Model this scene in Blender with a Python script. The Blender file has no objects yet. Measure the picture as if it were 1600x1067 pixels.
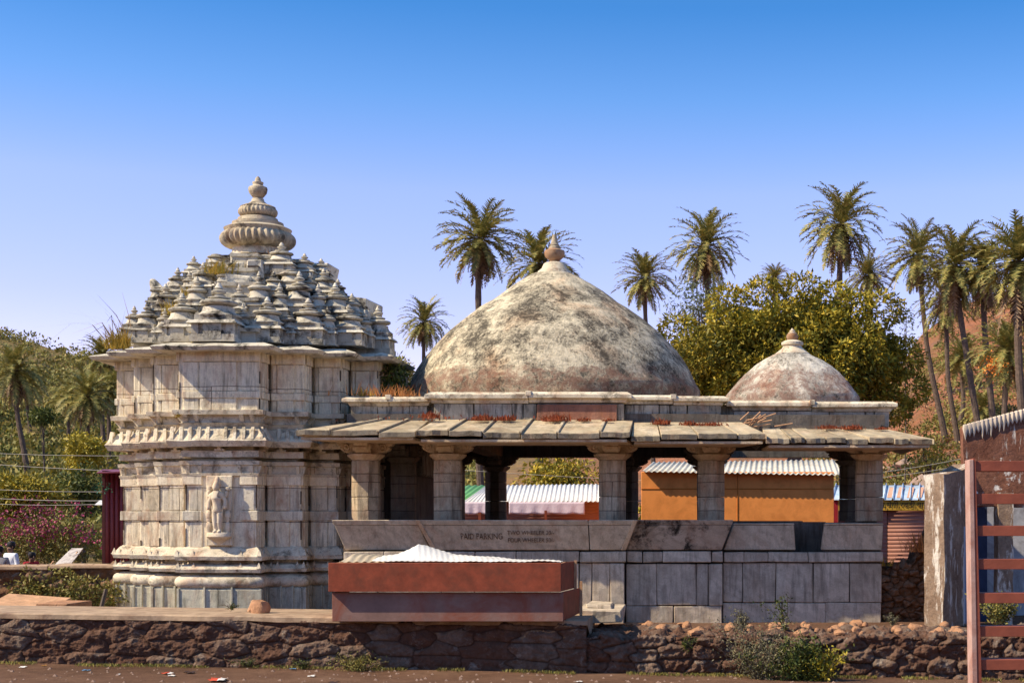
import bpy, math, random
import numpy as np
from mathutils import Vector, Matrix, noise as mnoise
R = math.radians
random.seed(7); rng = np.random.default_rng(7)
S = bpy.context.scene
COL = S.collection

# ------------------------------------------------------------------ camera, sky, sun, exposure
EYE, F, CX, CY = 2.64, 2300.0, 1080.0, 810.0     # eye height (m) and lens data measured off the photograph
cam_d = bpy.data.cameras.new('camera'); cam = bpy.data.objects.new('camera', cam_d); COL.objects.link(cam)
cam.location = (0, 0, EYE); cam.rotation_euler = (R(90), 0, 0)
cam_d.sensor_width = 36; cam_d.lens = F / 1600 * 36
cam_d.shift_x = (800 - CX) / 1600; cam_d.shift_y = (CY - 533.5) / 1600
cam_d.clip_start = .1; cam_d.clip_end = 3000
S.camera = cam

SUN_V = Vector((1.0, 0.36, -1.0)).normalized()      # direction the light travels
elev = math.asin(-SUN_V.z); azim = math.atan2(-SUN_V.x, -SUN_V.y)
W = bpy.data.worlds.new('World'); S.world = W; W.use_nodes = True
wn = W.node_tree; wn.nodes.clear()
sky = wn.nodes.new('ShaderNodeTexSky'); sky.sky_type = 'NISHITA'; sky.sun_disc = False
sky.sun_elevation = elev; sky.sun_rotation = azim
sky.air_density = 1.0; sky.dust_density = 0.6; sky.ozone_density = 2.2; sky.altitude = 1100
hsv = wn.nodes.new('ShaderNodeHueSaturation'); hsv.inputs['Saturation'].default_value = 1.25; hsv.inputs['Value'].default_value = 1.0
tc = wn.nodes.new('ShaderNodeTexCoord'); sep = wn.nodes.new('ShaderNodeSeparateXYZ')
rp = wn.nodes.new('ShaderNodeValToRGB')
mul = wn.nodes.new('ShaderNodeMix'); mul.data_type = 'RGBA'; mul.blend_type = 'MULTIPLY'; mul.inputs[0].default_value = 1
SKY_STOPS = [(0.0, (1.75, 1.0, 1.0)), (.143, (1.63, .97, 1.08)), (.214, (1.75, 1.07, 1.10)), (.273, (1.0, .96, 1.07)), (.327, (.50, .79, .97)), (.55, (1.25, 1.08, .95))]
SKY_STOPS = [(p, tuple(v * .5 for v in c)) for p, c in SKY_STOPS]
rp.color_ramp.elements[0].position = 0; rp.color_ramp.elements[0].color = (*SKY_STOPS[0][1], 1)
rp.color_ramp.elements[1].position = SKY_STOPS[-1][0]; rp.color_ramp.elements[1].color = (*SKY_STOPS[-1][1], 1)
for p, c in SKY_STOPS[1:-1]:
    e = rp.color_ramp.elements.new(p); e.color = (*c, 1)
bg = wn.nodes.new('ShaderNodeBackground'); bg.inputs[1].default_value = .13
wo = wn.nodes.new('ShaderNodeOutputWorld')
L = wn.links.new
L(tc.outputs['Generated'], sep.inputs[0]); L(sep.outputs[2], rp.inputs[0])
L(sky.outputs[0], hsv.inputs['Color']); L(hsv.outputs[0], mul.inputs[6]); L(rp.outputs[0], mul.inputs[7])
m2x = wn.nodes.new('ShaderNodeVectorMath'); m2x.operation = 'SCALE'; m2x.inputs['Scale'].default_value = 2.0
L(mul.outputs[2], m2x.inputs[0]); L(m2x.outputs[0], bg.inputs[0]); L(bg.outputs[0], wo.inputs[0])
sd = bpy.data.lights.new('sun', 'SUN'); sd.energy = 4.2; sd.angle = R(.5); sd.color = (1, .85, .61)
so = bpy.data.objects.new('sun', sd); COL.objects.link(so)
so.rotation_euler = SUN_V.to_track_quat('-Z', 'Y').to_euler(); so.location = (-20, -5, 30)
S.view_settings.view_transform = 'Standard'; S.view_settings.look = 'None'
S.view_settings.exposure = 0.65; S.view_settings.gamma = 1
S.cycles.max_bounces = 5; S.cycles.diffuse_bounces = 3; S.cycles.glossy_bounces = 2; S.cycles.transparent_max_bounces = 4

# ------------------------------------------------------------------ helpers
def at(px, py, d):
    return Vector(((px - CX) * d / F, d, EYE + (CY - py) * d / F))
def XX(px, d): return (px - CX) * d / F
def ZZ(py, d): return EYE + (CY - py) * d / F

def empty(name, loc, label=None, cat=None, group=None, rz=0):
    o = bpy.data.objects.new(name, None); COL.objects.link(o)
    o.location = loc; o.rotation_euler = (0, 0, rz); o.empty_display_size = .2
    tag(o, label, cat, group); return o
def tag(o, label=None, cat=None, group=None, kind=None):
    if label: o['label'] = label
    if cat: o['category'] = cat
    if group: o['group'] = group
    if kind: o['kind'] = kind
    return o
def root_loc(p):
    v = Vector((0, 0, 0))
    while p is not None:
        v += Vector(p.location); p = p.parent
    return v
def link_mesh(name, me, parent=None, world=True, origin=None):
    o = bpy.data.objects.new(name, me); COL.objects.link(o)
    if parent is not None:
        o.parent = parent
        if world:
            off = root_loc(parent); me.transform(Matrix.Translation(-off))
    elif origin is not None:
        me.transform(Matrix.Translation(-Vector(origin))); o.location = origin
    return o
class MB:
    def __init__(s): s.v = []; s.f = []; s.mi = []
    def add(s, vs, fs, m=0):
        k = len(s.v); s.v += [tuple(p) for p in vs]
        for f in fs: s.f.append([i + k for i in f]); s.mi.append(m)
    def hexa(s, p, m=0):   # 4 bottom then 4 top, both counter-clockwise from above
        s.add(p, [(3, 2, 1, 0), (4, 5, 6, 7), (0, 1, 5, 4), (1, 2, 6, 5), (2, 3, 7, 6), (3, 0, 4, 7)], m)
    def box(s, x0, x1, y0, y1, z0, z1, m=0, j=0):
        p = [(x0, y0, z0), (x1, y0, z0), (x1, y1, z0), (x0, y1, z0), (x0, y0, z1), (x1, y0, z1), (x1, y1, z1), (x0, y1, z1)]
        if j: p = [tuple(c + random.uniform(-j, j) for c in q) for q in p]
        s.hexa(p, m)
    def obox(s, c, sz, rz=0, rx=0, ry=0, m=0, taper=1):
        M_ = Matrix.Rotation(rz, 3, 'Z') @ Matrix.Rotation(ry, 3, 'Y') @ Matrix.Rotation(rx, 3, 'X')
        p = []
        for z, t in ((-.5, 1), (.5, taper)):
            for x, y in ((-.5, -.5), (.5, -.5), (.5, .5), (-.5, .5)):
                p.append(Vector(c) + M_ @ Vector((x * sz[0] * t, y * sz[1] * t, z * sz[2])))
        s.hexa(p, m)
    def loft(s, rings, cap0=True, cap1=True, m=0):
        k = len(s.v); n = len(rings[0])
        for r in rings: s.v += [tuple(p) for p in r]
        for i in range(len(rings) - 1):
            for j in range(n):
                a = k + i * n + j; b = k + i * n + (j + 1) % n
                s.f.append([a, b, b + n, a + n]); s.mi.append(m)
        if cap0: s.f.append([k + j for j in range(n)][::-1]); s.mi.append(m)
        if cap1: s.f.append([k + (len(rings) - 1) * n + j for j in range(n)]); s.mi.append(m)
    def lathe(s, prof, c, n=24, rib=None, m=0, jit=0, sq=1):
        rings = []
        for q in prof:
            r, z = q[0], q[1]; rb = q[2] if len(q) > 2 else 0
            ring = []
            for j in range(n):
                a = 2 * math.pi * j / n
                rr = r * (1 + rb * (abs(math.cos(a * (rib or 8) / 2)) - .5)) if rb else r
                if jit: rr *= 1 + jit * mnoise.noise(Vector((math.cos(a) * 2 + c[0], math.sin(a) * 2, z * 3)))
                ring.append((c[0] + rr * math.cos(a), c[1] + rr * math.sin(a) * sq, c[2] + z))
            rings.append(ring)
        s.loft(rings, m=m)
    def tube(s, path, rad, n=8, m=0):
        rings = []; P = [Vector(p) for p in path]
        for i, p in enumerate(P):
            t = (P[min(i + 1, len(P) - 1)] - P[max(i - 1, 0)]).normalized()
            u = t.cross(Vector((0, 0, 1)) if abs(t.z) < .9 else Vector((1, 0, 0))).normalized(); w = t.cross(u)
            r = rad[i] if isinstance(rad, (list, tuple)) else rad
            rings.append([p + (u * math.cos(2 * math.pi * j / n) - w * math.sin(2 * math.pi * j / n)) * r for j in range(n)])
        s.loft(rings, m=m)
    def jitter(s, a, f=1.5):
        s.v = [tuple(Vector(p) + mnoise.noise_vector(Vector(p) * f) * a) for p in s.v]
    def build(s, name, mats, parent=None, smooth=False, bevel=0, origin=None, label=None):
        me = bpy.data.meshes.new(name); me.from_pydata(s.v, [], s.f)
        mats = mats if isinstance(mats, (list, tuple)) else [mats]
        for m in mats: me.materials.append(m)
        if len(mats) > 1: me.polygons.foreach_set('material_index', s.mi)
        me.validate()
        if smooth: me.polygons.foreach_set('use_smooth', [True] * len(me.polygons))
        me.update()
        o = link_mesh(name, me, parent, origin=origin)
        if smooth == 'auto':
            md = o.modifiers.new('w', 'EDGE_SPLIT'); md.split_angle = R(38)
        if bevel:
            md = o.modifiers.new('bevel', 'BEVEL'); md.width = bevel; md.segments = 1; md.limit_method = 'ANGLE'; md.angle_limit = R(40)
        if label: o['label'] = label
        return o
def np_mesh(name, V, Fc, mat, parent=None, origin=None, smooth=False, world=True, mi=None):
    """V (n,3), Fc (m,k) arrays -> object"""
    me = bpy.data.meshes.new(name)
    V = np.asarray(V, dtype=np.float32); Fc = np.asarray(Fc, dtype=np.int32)
    if parent is not None and world: V = V - np.array(root_loc(parent), dtype=np.float32)
    elif origin is not None: V = V - np.array(origin, dtype=np.float32)
    k = Fc.shape[1]
    me.vertices.add(len(V)); me.vertices.foreach_set('co', V.ravel())
    me.loops.add(Fc.size); me.loops.foreach_set('vertex_index', Fc.ravel())
    me.polygons.add(len(Fc)); me.polygons.foreach_set('loop_start', np.arange(0, Fc.size, k, dtype=np.int32))
    if smooth: me.polygons.foreach_set('use_smooth', [True] * len(Fc))
    for m in (mat if isinstance(mat, (list, tuple)) else [mat]): me.materials.append(m)
    if mi is not None: me.polygons.foreach_set('material_index', np.asarray(mi, dtype=np.int32))
    me.update(calc_edges=True)
    o = bpy.data.objects.new(name, me); COL.objects.link(o)
    if parent is not None: o.parent = parent
    elif origin is not None: o.location = origin
    return o

def fuse(a, *others):
    import bmesh
    bm = bmesh.new(); bm.from_mesh(a.data)
    for o in others: bm.from_mesh(o.data); bpy.data.objects.remove(o)
    bm.to_mesh(a.data); bm.free(); return a

# ------------------------------------------------------------------ materials
class G:
    def __init__(s, name, rough=.9, spec=.25):
        s.mat = bpy.data.materials.new(name); s.mat.use_nodes = True; s.nt = s.mat.node_tree
        s.b = s.nt.nodes['Principled BSDF']; s.b.inputs['Roughness'].default_value = rough
        s.b.inputs['Specular IOR Level'].default_value = spec
        s.tc = s.N('ShaderNodeTexCoord'); s.vec = s.tc.outputs['Object']
    def N(s, t): return s.nt.nodes.new(t)
    def L(s, a, b): s.nt.links.new(a, b)
    def put(s, sock, v):
        if isinstance(v, bpy.types.NodeSocket): s.L(v, sock)
        elif isinstance(v, tuple) and len(v) == 3 and sock.type == 'RGBA': sock.default_value = (*v, 1)
        else: sock.default_value = v
    def mapv(s, scl, vec=None, loc=(0, 0, 0), rot=(0, 0, 0)):
        m = s.N('ShaderNodeMapping'); s.L(vec or s.vec, m.inputs[0]); m.inputs['Scale'].default_value = scl
        m.inputs['Location'].default_value = loc; m.inputs['Rotation'].default_value = rot; return m.outputs[0]
    def noise(s, scale, detail=6, rough=.6, dist=0, scl=None, vec=None):
        n = s.N('ShaderNodeTexNoise'); v = vec or s.vec
        if scl: v = s.mapv(scl, v)
        s.L(v, n.inputs['Vector']); n.inputs['Scale'].default_value = scale; n.inputs['Detail'].default_value = detail
        n.inputs['Roughness'].default_value = rough; n.inputs['Distortion'].default_value = dist; return n.outputs['Fac']
    def voro(s, scale, feature='F1', scl=None, vec=None, out='Distance'):
        n = s.N('ShaderNodeTexVoronoi'); n.feature = feature; v = vec or s.vec
        if scl: v = s.mapv(scl, v)
        s.L(v, n.inputs['Vector']); n.inputs['Scale'].default_value = scale; return n.outputs[out]
    def wave(s, scale, dist=4, det=3, vec=None, scl=None, typ='BANDS'):
        n = s.N('ShaderNodeTexWave'); v = vec or s.vec
        if scl: v = s.mapv(scl, v)
        s.L(v, n.inputs['Vector']); n.wave_type = typ
        n.inputs['Scale'].default_value = scale; n.inputs['Distortion'].default_value = dist; n.inputs['Detail'].default_value = det
        return n.outputs['Fac']
    def ramp(s, f, stops):
        n = s.N('ShaderNodeValToRGB'); s.L(f, n.inputs[0]); cr = n.color_ramp
        cv = lambda c: (c, c, c, 1) if isinstance(c, (int, float)) else (*c, 1)
        cr.elements[0].position = stops[0][0]; cr.elements[0].color = cv(stops[0][1])
        cr.elements[1].position = stops[-1][0]; cr.elements[1].color = cv(stops[-1][1])
        for p, c in stops[1:-1]:
            e = cr.elements.new(p); e.color = cv(c)
        return n.outputs[0]
    def mix(s, f, a, b, mode='MIX'):
        n = s.N('ShaderNodeMix'); n.data_type = 'RGBA'; n.blend_type = mode
        s.put(n.inputs[0], f); s.put(n.inputs[6], a); s.put(n.inputs[7], b); return n.outputs[2]
    def math(s, op, a, b=0.0, clamp=False):
        n = s.N('ShaderNodeMath'); n.operation = op; n.use_clamp = clamp; s.put(n.inputs[0], a); s.put(n.inputs[1], b); return n.outputs[0]
    def island(s):
        n = s.N('ShaderNodeNewGeometry'); return n.outputs['Random Per Island']
    def normal_z(s):
        n = s.N('ShaderNodeNewGeometry'); x = s.N('ShaderNodeSeparateXYZ'); s.L(n.outputs['Normal'], x.inputs[0]); return x.outputs[2]
    def offs(s):           # object coordinates shifted per mesh island
        c = s.N('ShaderNodeCombineXYZ'); i = s.island()
        s.L(s.math('MULTIPLY', i, 37.0), c.inputs[0]); s.L(s.math('MULTIPLY', i, 91.0), c.inputs[2])
        a = s.N('ShaderNodeVectorMath'); a.operation = 'ADD'; s.L(s.vec, a.inputs[0]); s.L(c.outputs[0], a.inputs[1]); return a.outputs[0]
    def bump(s, h, st=.5, dist=.02, prev=None):
        n = s.N('ShaderNodeBump'); n.inputs['Strength'].default_value = st; n.inputs['Distance'].default_value = dist
        s.L(h, n.inputs['Height'])
        if prev is not None: s.L(prev, n.inputs['Normal'])
        return n.outputs[0]
    def done(s, col, nrm=None, rough=None):
        s.put(s.b.inputs['Base Color'], col)
        if nrm is not None: s.L(nrm, s.b.inputs['Normal'])
        if rough is not None: s.put(s.b.inputs['Roughness'], rough)
        return s.mat

def stone(name, lo, mid, hi, dark=(.055, .042, .03), stain=.5, rust=.35, joint=None, isl=0., vein=.25, bump=.5, streak=True, rustc=(.42, .17, .08)):
    g = G(name); v = g.offs() if isl else g.vec
    base = g.ramp(g.noise(1.6, 8, .65, .4, vec=v), [(.3, lo), (.5, mid), (.7, hi)])
    if isl:
        base = g.mix(1.0, base, g.ramp(g.island(), [(0, 1 - isl), (1, 1 + isl * .5)]), 'MULTIPLY')
    if vein:
        w = g.wave(1.0, 17, 5, vec=g.mapv((1, 1, 1.3), v, rot=(.5, .6, .4)))
        base = g.mix(g.math('MULTIPLY', g.ramp(w, [(.25, 1.), (.5, 0.)]), vein), base, tuple(c * .45 for c in mid))
    fine = g.noise(38, 4, .7)
    base = g.mix(.5, base, g.ramp(fine, [(.3, .74), (.7, 1.25)]), 'MULTIPLY')
    big = g.noise(.9, 5, .6, .3)
    thin = g.math('MULTIPLY', g.ramp(g.noise(9, 5, .6, .1, scl=(1.6, 1.6, .14)), [(.53, 0.), (.64, 1.)]), g.ramp(g.noise(1.7, 4, .6), [(.36, 0.), (.54, stain * .95)]))
    base = g.mix(thin, base, tuple(c * 1.2 + .01 for c in dark)) if streak else base
    if streak: st = g.noise(3.2, 7, .68, .2, scl=(2.2, 2.2, .32))
    else: st = g.noise(2.6, 8, .7, .5)
    m = g.math('MULTIPLY', g.ramp(st, [(.5, 0.), (.64, 1.)]), stain)
    base = g.mix(m, base, dark)
    sp = g.math('MULTIPLY', g.ramp(g.noise(11, 6, .75, .3), [(.55, 0.), (.68, 1.)]), g.ramp(big, [(.42, 0.), (.6, min(1, stain * 1.5))]))
    base = g.mix(sp, base, tuple(c * 1.4 for c in dark))
    if rust:
        r = g.math('MULTIPLY', g.ramp(g.noise(2.1, 6, .65, .6, scl=(1.4, 1.4, .6)), [(.5, 0.), (.68, 1.)]), rust)
        base = g.mix(r, base, rustc)
    h = g.math('ADD', g.math('MULTIPLY', fine, .5), g.noise(7, 6, .6))
    nrm = g.bump(h, bump, .03)
    if joint:
        sx = g.N('ShaderNodeSeparateXYZ'); g.L(g.vec, sx.inputs[0]); cb = g.N('ShaderNodeCombineXYZ')
        wob = g.math('MULTIPLY', g.noise(1.3, 3), .06)
        g.L(g.math('ADD', g.math('ADD', sx.outputs[0], sx.outputs[1]), wob), cb.inputs[0]); g.L(g.math('ADD', sx.outputs[2], wob), cb.inputs[1])
        br = g.N('ShaderNodeTexBrick'); g.L(cb.outputs[0], br.inputs['Vector']); br.inputs['Scale'].default_value = 1
        br.inputs['Brick Width'].default_value = joint[0]; br.inputs['Row Height'].default_value = joint[1]
        br.inputs['Mortar Size'].default_value = .007; br.inputs['Mortar Smooth'].default_value = .2
        br.inputs['Color1'].default_value = (.8, .8, .8, 1); br.inputs['Color2'].default_value = (1.08, 1.05, 1, 1)
        base = g.mix(1., base, br.outputs['Color'], 'MULTIPLY')
        jf = g.math('MULTIPLY', br.outputs['Fac'], g.ramp(g.noise(3, 4), [(.35, .35), (.6, 1.)]))
        base = g.mix(jf, base, (.09, .055, .035))
    return g.done(base, nrm)
def simple(name, c, var=.25, scale=4, rough=.8, bump=.2, dirt=None, damt=.4, spec=.25, metal=0, dscale=2.2):
    g = G(name, rough, spec); g.b.inputs['Metallic'].default_value = metal
    n = g.noise(scale, 7, .65)
    col = g.ramp(n, [(.3, tuple(x * (1 - var) for x in c)), (.7, tuple(min(1, x * (1 + var)) for x in c))])
    if dirt: col = g.mix(g.math('MULTIPLY', g.ramp(g.noise(dscale, 8, .7, .5), [(.45, 0.), (.65, 1.)]), damt), col, dirt)
    return g.done(col, g.bump(g.noise(scale * 6, 5), bump, .02))
def leafm(name, stops, rough=.6, trans=.14):
    g = G(name, rough, .3)
    col = g.ramp(g.island(), [(i / (len(stops) - 1), c) for i, c in enumerate(stops)])
    big = g.noise(.55, 3, .5)
    col = g.mix(1, col, g.ramp(big, [(.35, .7), (.65, 1.25)]), 'MULTIPLY')
    g.put(g.b.inputs['Base Color'], col)
    tr = g.N('ShaderNodeBsdfTranslucent'); g.L(col, tr.inputs[0]); ms = g.N('ShaderNodeMixShader'); ms.inputs[0].default_value = trans
    out = g.nt.nodes['Material Output']; g.L(g.b.outputs[0], ms.inputs[1]); g.L(tr.outputs[0], ms.inputs[2]); g.L(ms.outputs[0], out.inputs[0])
    return g.mat

M_wall = stone('cream_marble', (.78, .68, .50), (.88, .80, .62), (.94, .89, .75), stain=.38, rust=.45, joint=(2.9, .83), vein=.12)
M_low = stone('cream_marble_lower', (.80, .68, .50), (.90, .81, .64), (.94, .88, .73), stain=.38, rust=.6, joint=(3.1, .72), vein=.1)
M_base = stone('greenish_base_marble', (.46, .47, .38), (.60, .58, .47), (.70, .66, .53), stain=.45, rust=.3, joint=(1.1, 3.), vein=.1)
M_mould = stone('weathered_moulding', (.56, .48, .35), (.72, .63, .48), (.84, .77, .61), stain=.75, rust=.42, vein=.05, streak=False)
M_roof = stone('roof_stone', (.44, .40, .32), (.64, .59, .48), (.78, .73, .62), dark=(.03, .028, .024), stain=1., rust=.10, vein=.1, isl=.3, streak=False, bump=.8)
M_crown = stone('crown_stone', (.36, .29, .20), (.50, .42, .30), (.62, .54, .41), stain=.8, rust=.22, vein=0, streak=False)
M_block = stone('blue_grey_marble', (.40, .33, .25), (.55, .46, .36), (.68, .59, .47), stain=.35, rust=.10, isl=.2, vein=.22, bump=.4)
M_seat = stone('seat_back_slab', (.44, .37, .27), (.58, .49, .37), (.66, .58, .45), stain=.25, rust=.25, isl=.12, vein=.25, bump=.3)
M_seat_worn = stone('seat_back_worn_slab', (.36, .30, .23), (.46, .38, .29), (.56, .48, .38), dark=(.03, .025, .02), stain=1., rust=.2, isl=.05, vein=.2, streak=False)
M_col = stone('column_stone', (.40, .32, .22), (.55, .45, .32), (.66, .56, .42), stain=.5, rust=.4, joint=(5, .6), vein=.1, isl=.1)
M_cap = stone('capital_stone', (.46, .33, .20), (.62, .47, .31), (.70, .56, .40), stain=.4, rust=.5, vein=0, streak=False)
M_eave = stone('eave_slab_stone', (.36, .29, .19), (.49, .40, .27), (.60, .50, .36), stain=.45, rust=.25, isl=.22, vein=.2, streak=False)
M_para = stone('parapet_stone', (.30, .27, .21), (.42, .38, .30), (.58, .53, .43), dark=(.03, .028, .025), stain=.8, rust=.3, isl=.25, vein=.2)
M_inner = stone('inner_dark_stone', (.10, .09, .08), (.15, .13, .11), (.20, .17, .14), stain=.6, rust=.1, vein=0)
M_niche_shade = simple('niche_shade_tone', (.07, .05, .04), .3, 6)
def dome_mat(name, hi, pink, dk=(.10, .085, .065), cut=.5):
    g = G(name, .95, .15)
    a = g.noise(1.2, 9, .7, .4); b = g.noise(5.5, 9, .78, .3); c = g.noise(22, 5, .8)
    f = g.math('ADD', g.math('MULTIPLY', a, .9), g.math('ADD', g.math('MULTIPLY', b, .7), g.math('MULTIPLY', c, .5)))
    col = g.ramp(g.math('MULTIPLY', f, .48), [(cut - .085, dk), (cut - .03, tuple(x * .5 for x in hi)), (cut + .015, tuple(x * .82 for x in hi)), (cut + .07, hi)])
    p = g.ramp(g.noise(.8, 6, .6, .3, vec=g.mapv((1, 1, 1), loc=(3.1, .7, 2))), [(.52, 0.), (.66, .7)])
    col = g.mix(p, col, pink, 'MULTIPLY')
    s_ = g.ramp(g.noise(2.4, 8, .7, .2, scl=(1.5, 1.5, .35)), [(.5, 0.), (.7, .5)])
    col = g.mix(s_, col, dk)
    # red lichen band near the springing of the dome
    sx = g.N('ShaderNodeSeparateXYZ'); g.L(g.vec, sx.inputs[0])
    low = g.ramp(g.math('ADD', sx.outputs[2], g.math('MULTIPLY', g.noise(2.2, 6, .7), -1.1)), [(-.0, 1.), (.12, 0.)])
    col = g.mix(g.math('MULTIPLY', low, g.ramp(b, [(.42, .0), (.55, .75)])), col, (.17, .06, .04))
    return g.done(col, g.bump(f, .8, .06))
M_dome = dome_mat('dome_plaster', (.84, .73, .53), (1., .74, .60), cut=.53)
M_dome2 = dome_mat('small_dome_plaster', (.84, .77, .65), (1., .62, .45), cut=.50)
M_clay = simple('clay_pot_finial', (.36, .19, .10), .3, 6, dirt=(.45, .38, .28), damt=.6)
def rubble_mat(name, c1, c2, c3, mortar):
    g = G(name, .95, .15)
    at_ = g.N('ShaderNodeAttribute'); at_.attribute_name = 'cell'; 
    ed = g.N('ShaderNodeAttribute'); ed.attribute_name = 'edge'
    col = g.ramp(at_.outputs['Fac'], [(0, c1), (.5, c2), (1, c3)])
    col = g.mix(.8, col, g.ramp(g.noise(6, 9, .75, .6), [(.3, .45), (.7, 1.5)]), 'MULTIPLY')
    col = g.mix(g.ramp(g.noise(1.4, 8, .75, .6), [(.42, 0.), (.6, .9)]), col, mortar)
    col = g.mix(g.math('MULTIPLY', g.ramp(g.noise(3.3, 8, .75, .5), [(.56, 0.), (.66, 1.)]), .6), col, (.36, .32, .27))
    col = g.mix(g.ramp(ed.outputs['Fac'], [(.0, .85), (.3, 0.)]), col, tuple(x * .55 for x in mortar))
    h = g.math('ADD', g.noise(9, 9, .75, .5), g.math('MULTIPLY', g.noise(45, 4, .7), .4))
    return g.done(col, g.bump(h, .9, .05))
M_rubble = rubble_mat('red_rubble_masonry', (.12, .058, .04), (.17, .10, .07), (.24, .18, .14), (.14, .072, .048))
M_rubble2 = rubble_mat('brown_rubble', (.20, .10, .05), (.26, .15, .09), (.30, .22, .16), (.19, .09, .045))
def ground_mat():
    g = G('red_dirt', .97, .1)
    a = g.noise(.35, 8, .7, .5); b = g.noise(4, 9, .75)
    col = g.ramp(a, [(.3, (.11, .06, .038)), (.5, (.16, .088, .057)), (.7, (.21, .125, .082))])
    col = g.mix(.7, col, g.ramp(b, [(.3, .6), (.7, 1.35)]), 'MULTIPLY')
    v = g.voro(26); col = g.mix(g.ramp(v, [(.05, .35), (.14, 0.)]), col, (.28, .19, .14))
    return g.done(col, g.bump(g.math('ADD', b, g.math('MULTIPLY', g.noise(30, 5, .7), .6)), .9, .05))
M_ground = ground_mat()
M_walk = simple('concrete_coping', (.42, .30, .20), .25, 3, dirt=(.20, .12, .08), damt=.8, bump=.4)
def hill_mat():
    g = G('red_hill_soil', .97, .1)
    a = g.noise(.09, 8, .65, .5)
    col = g.ramp(a, [(.3, (.16, .12, .05)), (.5, (.36, .15, .08)), (.7, (.50, .21, .12))])
    sx = g.N('ShaderNodeSeparateXYZ'); g.L(g.vec, sx.inputs[0])
    west = g.ramp(g.math('MULTIPLY', g.math('ADD', sx.outputs[0], 14.0), -.08), [(0., 0.), (1., .8)])
    col = g.mix(west, col, g.ramp(g.noise(.2, 7, .7), [(.35, (.14, .14, .05)), (.65, (.30, .24, .10))]))
    col = g.mix(g.ramp(g.noise(.5, 8, .7, .4), [(.5, 0.), (.62, .6)]), col, (.17, .13, .10))
    return g.done(col, g.bump(g.noise(.8, 9, .7), 1., .8))
M_hill = hill_mat()

# ------------------------------------------------------------------ terrain
RIDGE = [(-1500, 470), (-600, 480), (0, 516), (60, 528), (140, 556), (250, 600), (400, 655), (700, 702), (1000, 705), (1250, 660), (1400, 560), (1440, 500), (1500, 462), (1600, 425), (1900, 390), (3000, 380)]
def ridge(px):
    for (a, b), (c, d) in zip(RIDGE, RIDGE[1:]):
        if px <= c: return b + (d - b) * max(0, (px - a)) / (c - a)
    return RIDGE[-1][1]
def T(x, y):
    """height of the ground and hills at a place"""
    if y < 50: return .45
    px = CX + x / y * F
    k = min(1, max(0, (px - 500) / 800)); yr = 250 * (1 - k) + 185 * k
    zr = EYE + (CY - ridge(px)) / F * yr - 1.0
    t = min(1, (y - 50) / (yr - 50)); s = t ** 1.9 * (1.25 - .25 * t)
    z = .45 + (zr - .45) * s
    if y > yr: z -= (y - yr) * .12
    rough = min(1, (y - 50) / 30)
    z += rough * (mnoise.noise(Vector((x * .035, y * .035, 0))) * 1.0 + mnoise.noise(Vector((x * .13, y * .13, 5))) * .5)
    return z
# ------------------------------------------------------------------ ground and hills
def ground_z(x, y):
    if y < 27.4: return -.0165 * (max(-30, min(30, x)) + 12.7) + mnoise.noise(Vector((x * .8, y * .8, 2))) * .03
    if y < 29.0: return .1
    return .46 + mnoise.noise(Vector((x * .5, y * .5, 2))) * .02
def build_ground():
    xs = np.concatenate([[-900, -300, -120, -60], np.arange(-36, 36.1, .45), [60, 120, 300, 900]])
    ys = np.concatenate([[-60, -10, 5, 12, 18], np.arange(21, 27.3, .22), [27.45, 28.9, 29.1, 30, 32, 34, 38, 44, 50, 56, 80, 200, 900]])
    V = [(x, y, ground_z(x, y)) for y in ys for x in xs]; n = len(xs)
    Fc = [(j * n + i, j * n + i + 1, (j + 1) * n + i + 1, (j + 1) * n + i) for j in range(len(ys) - 1) for i in range(n - 1)]
    o = np_mesh('ground', V, Fc, M_ground, smooth=True); tag(o, kind='structure')
    A = np.linspace(-.62, .42, 190); D = np.concatenate([np.arange(49, 80, 2.), np.arange(80, 265, 3.), np.arange(270, 420, 12.)])
    V = [(a * d, d, T(a * d, d) - (.12 if d < 52 else 0)) for d in D for a in A]; n = len(A)
    Fc = [(j * n + i, j * n + i + 1, (j + 1) * n + i + 1, (j + 1) * n + i) for j in range(len(D) - 1) for i in range(n - 1)]
    o = np_mesh('hills', V, Fc, M_hill, smooth=True); tag(o, kind='structure')
build_ground()
def added_back_hills():  # unseen hills added behind the camera to block low sky light
    A = np.linspace(math.pi * .98, math.pi * 2.02, 90); Dd = np.concatenate([[55, 62, 70], np.arange(80, 240, 12.), [300, 400]])
    V = []
    for d in Dd:
        for a in A:
            x, y = d * math.cos(a), d * math.sin(a); t = min(1, (d - 55) / 130)
            h = 36 * t ** 1.05 * (.85 + .3 * mnoise.noise(Vector((math.cos(a) * 2.2, math.sin(a) * 2.2, 3)))) * min(1, max(.25, math.sin((a - math.pi) ) * 1.6 + .3))
            V.append((x, y, -1 + h + 3 * mnoise.noise(Vector((x * .05, y * .05, 1)))))
    n = len(A); Fc = [(j * n + i, j * n + i + 1, (j + 1) * n + i + 1, (j + 1) * n + i) for j in range(len(Dd) - 1) for i in range(n - 1)]
    o = np_mesh('hills', V, Fc, simple('added_skyblock_hillside', (.055, .06, .03), .4, .2, bump=1.), smooth=True); tag(o, kind='structure')  # part of the added light-blocking ring, out of view
added_back_hills()

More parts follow.
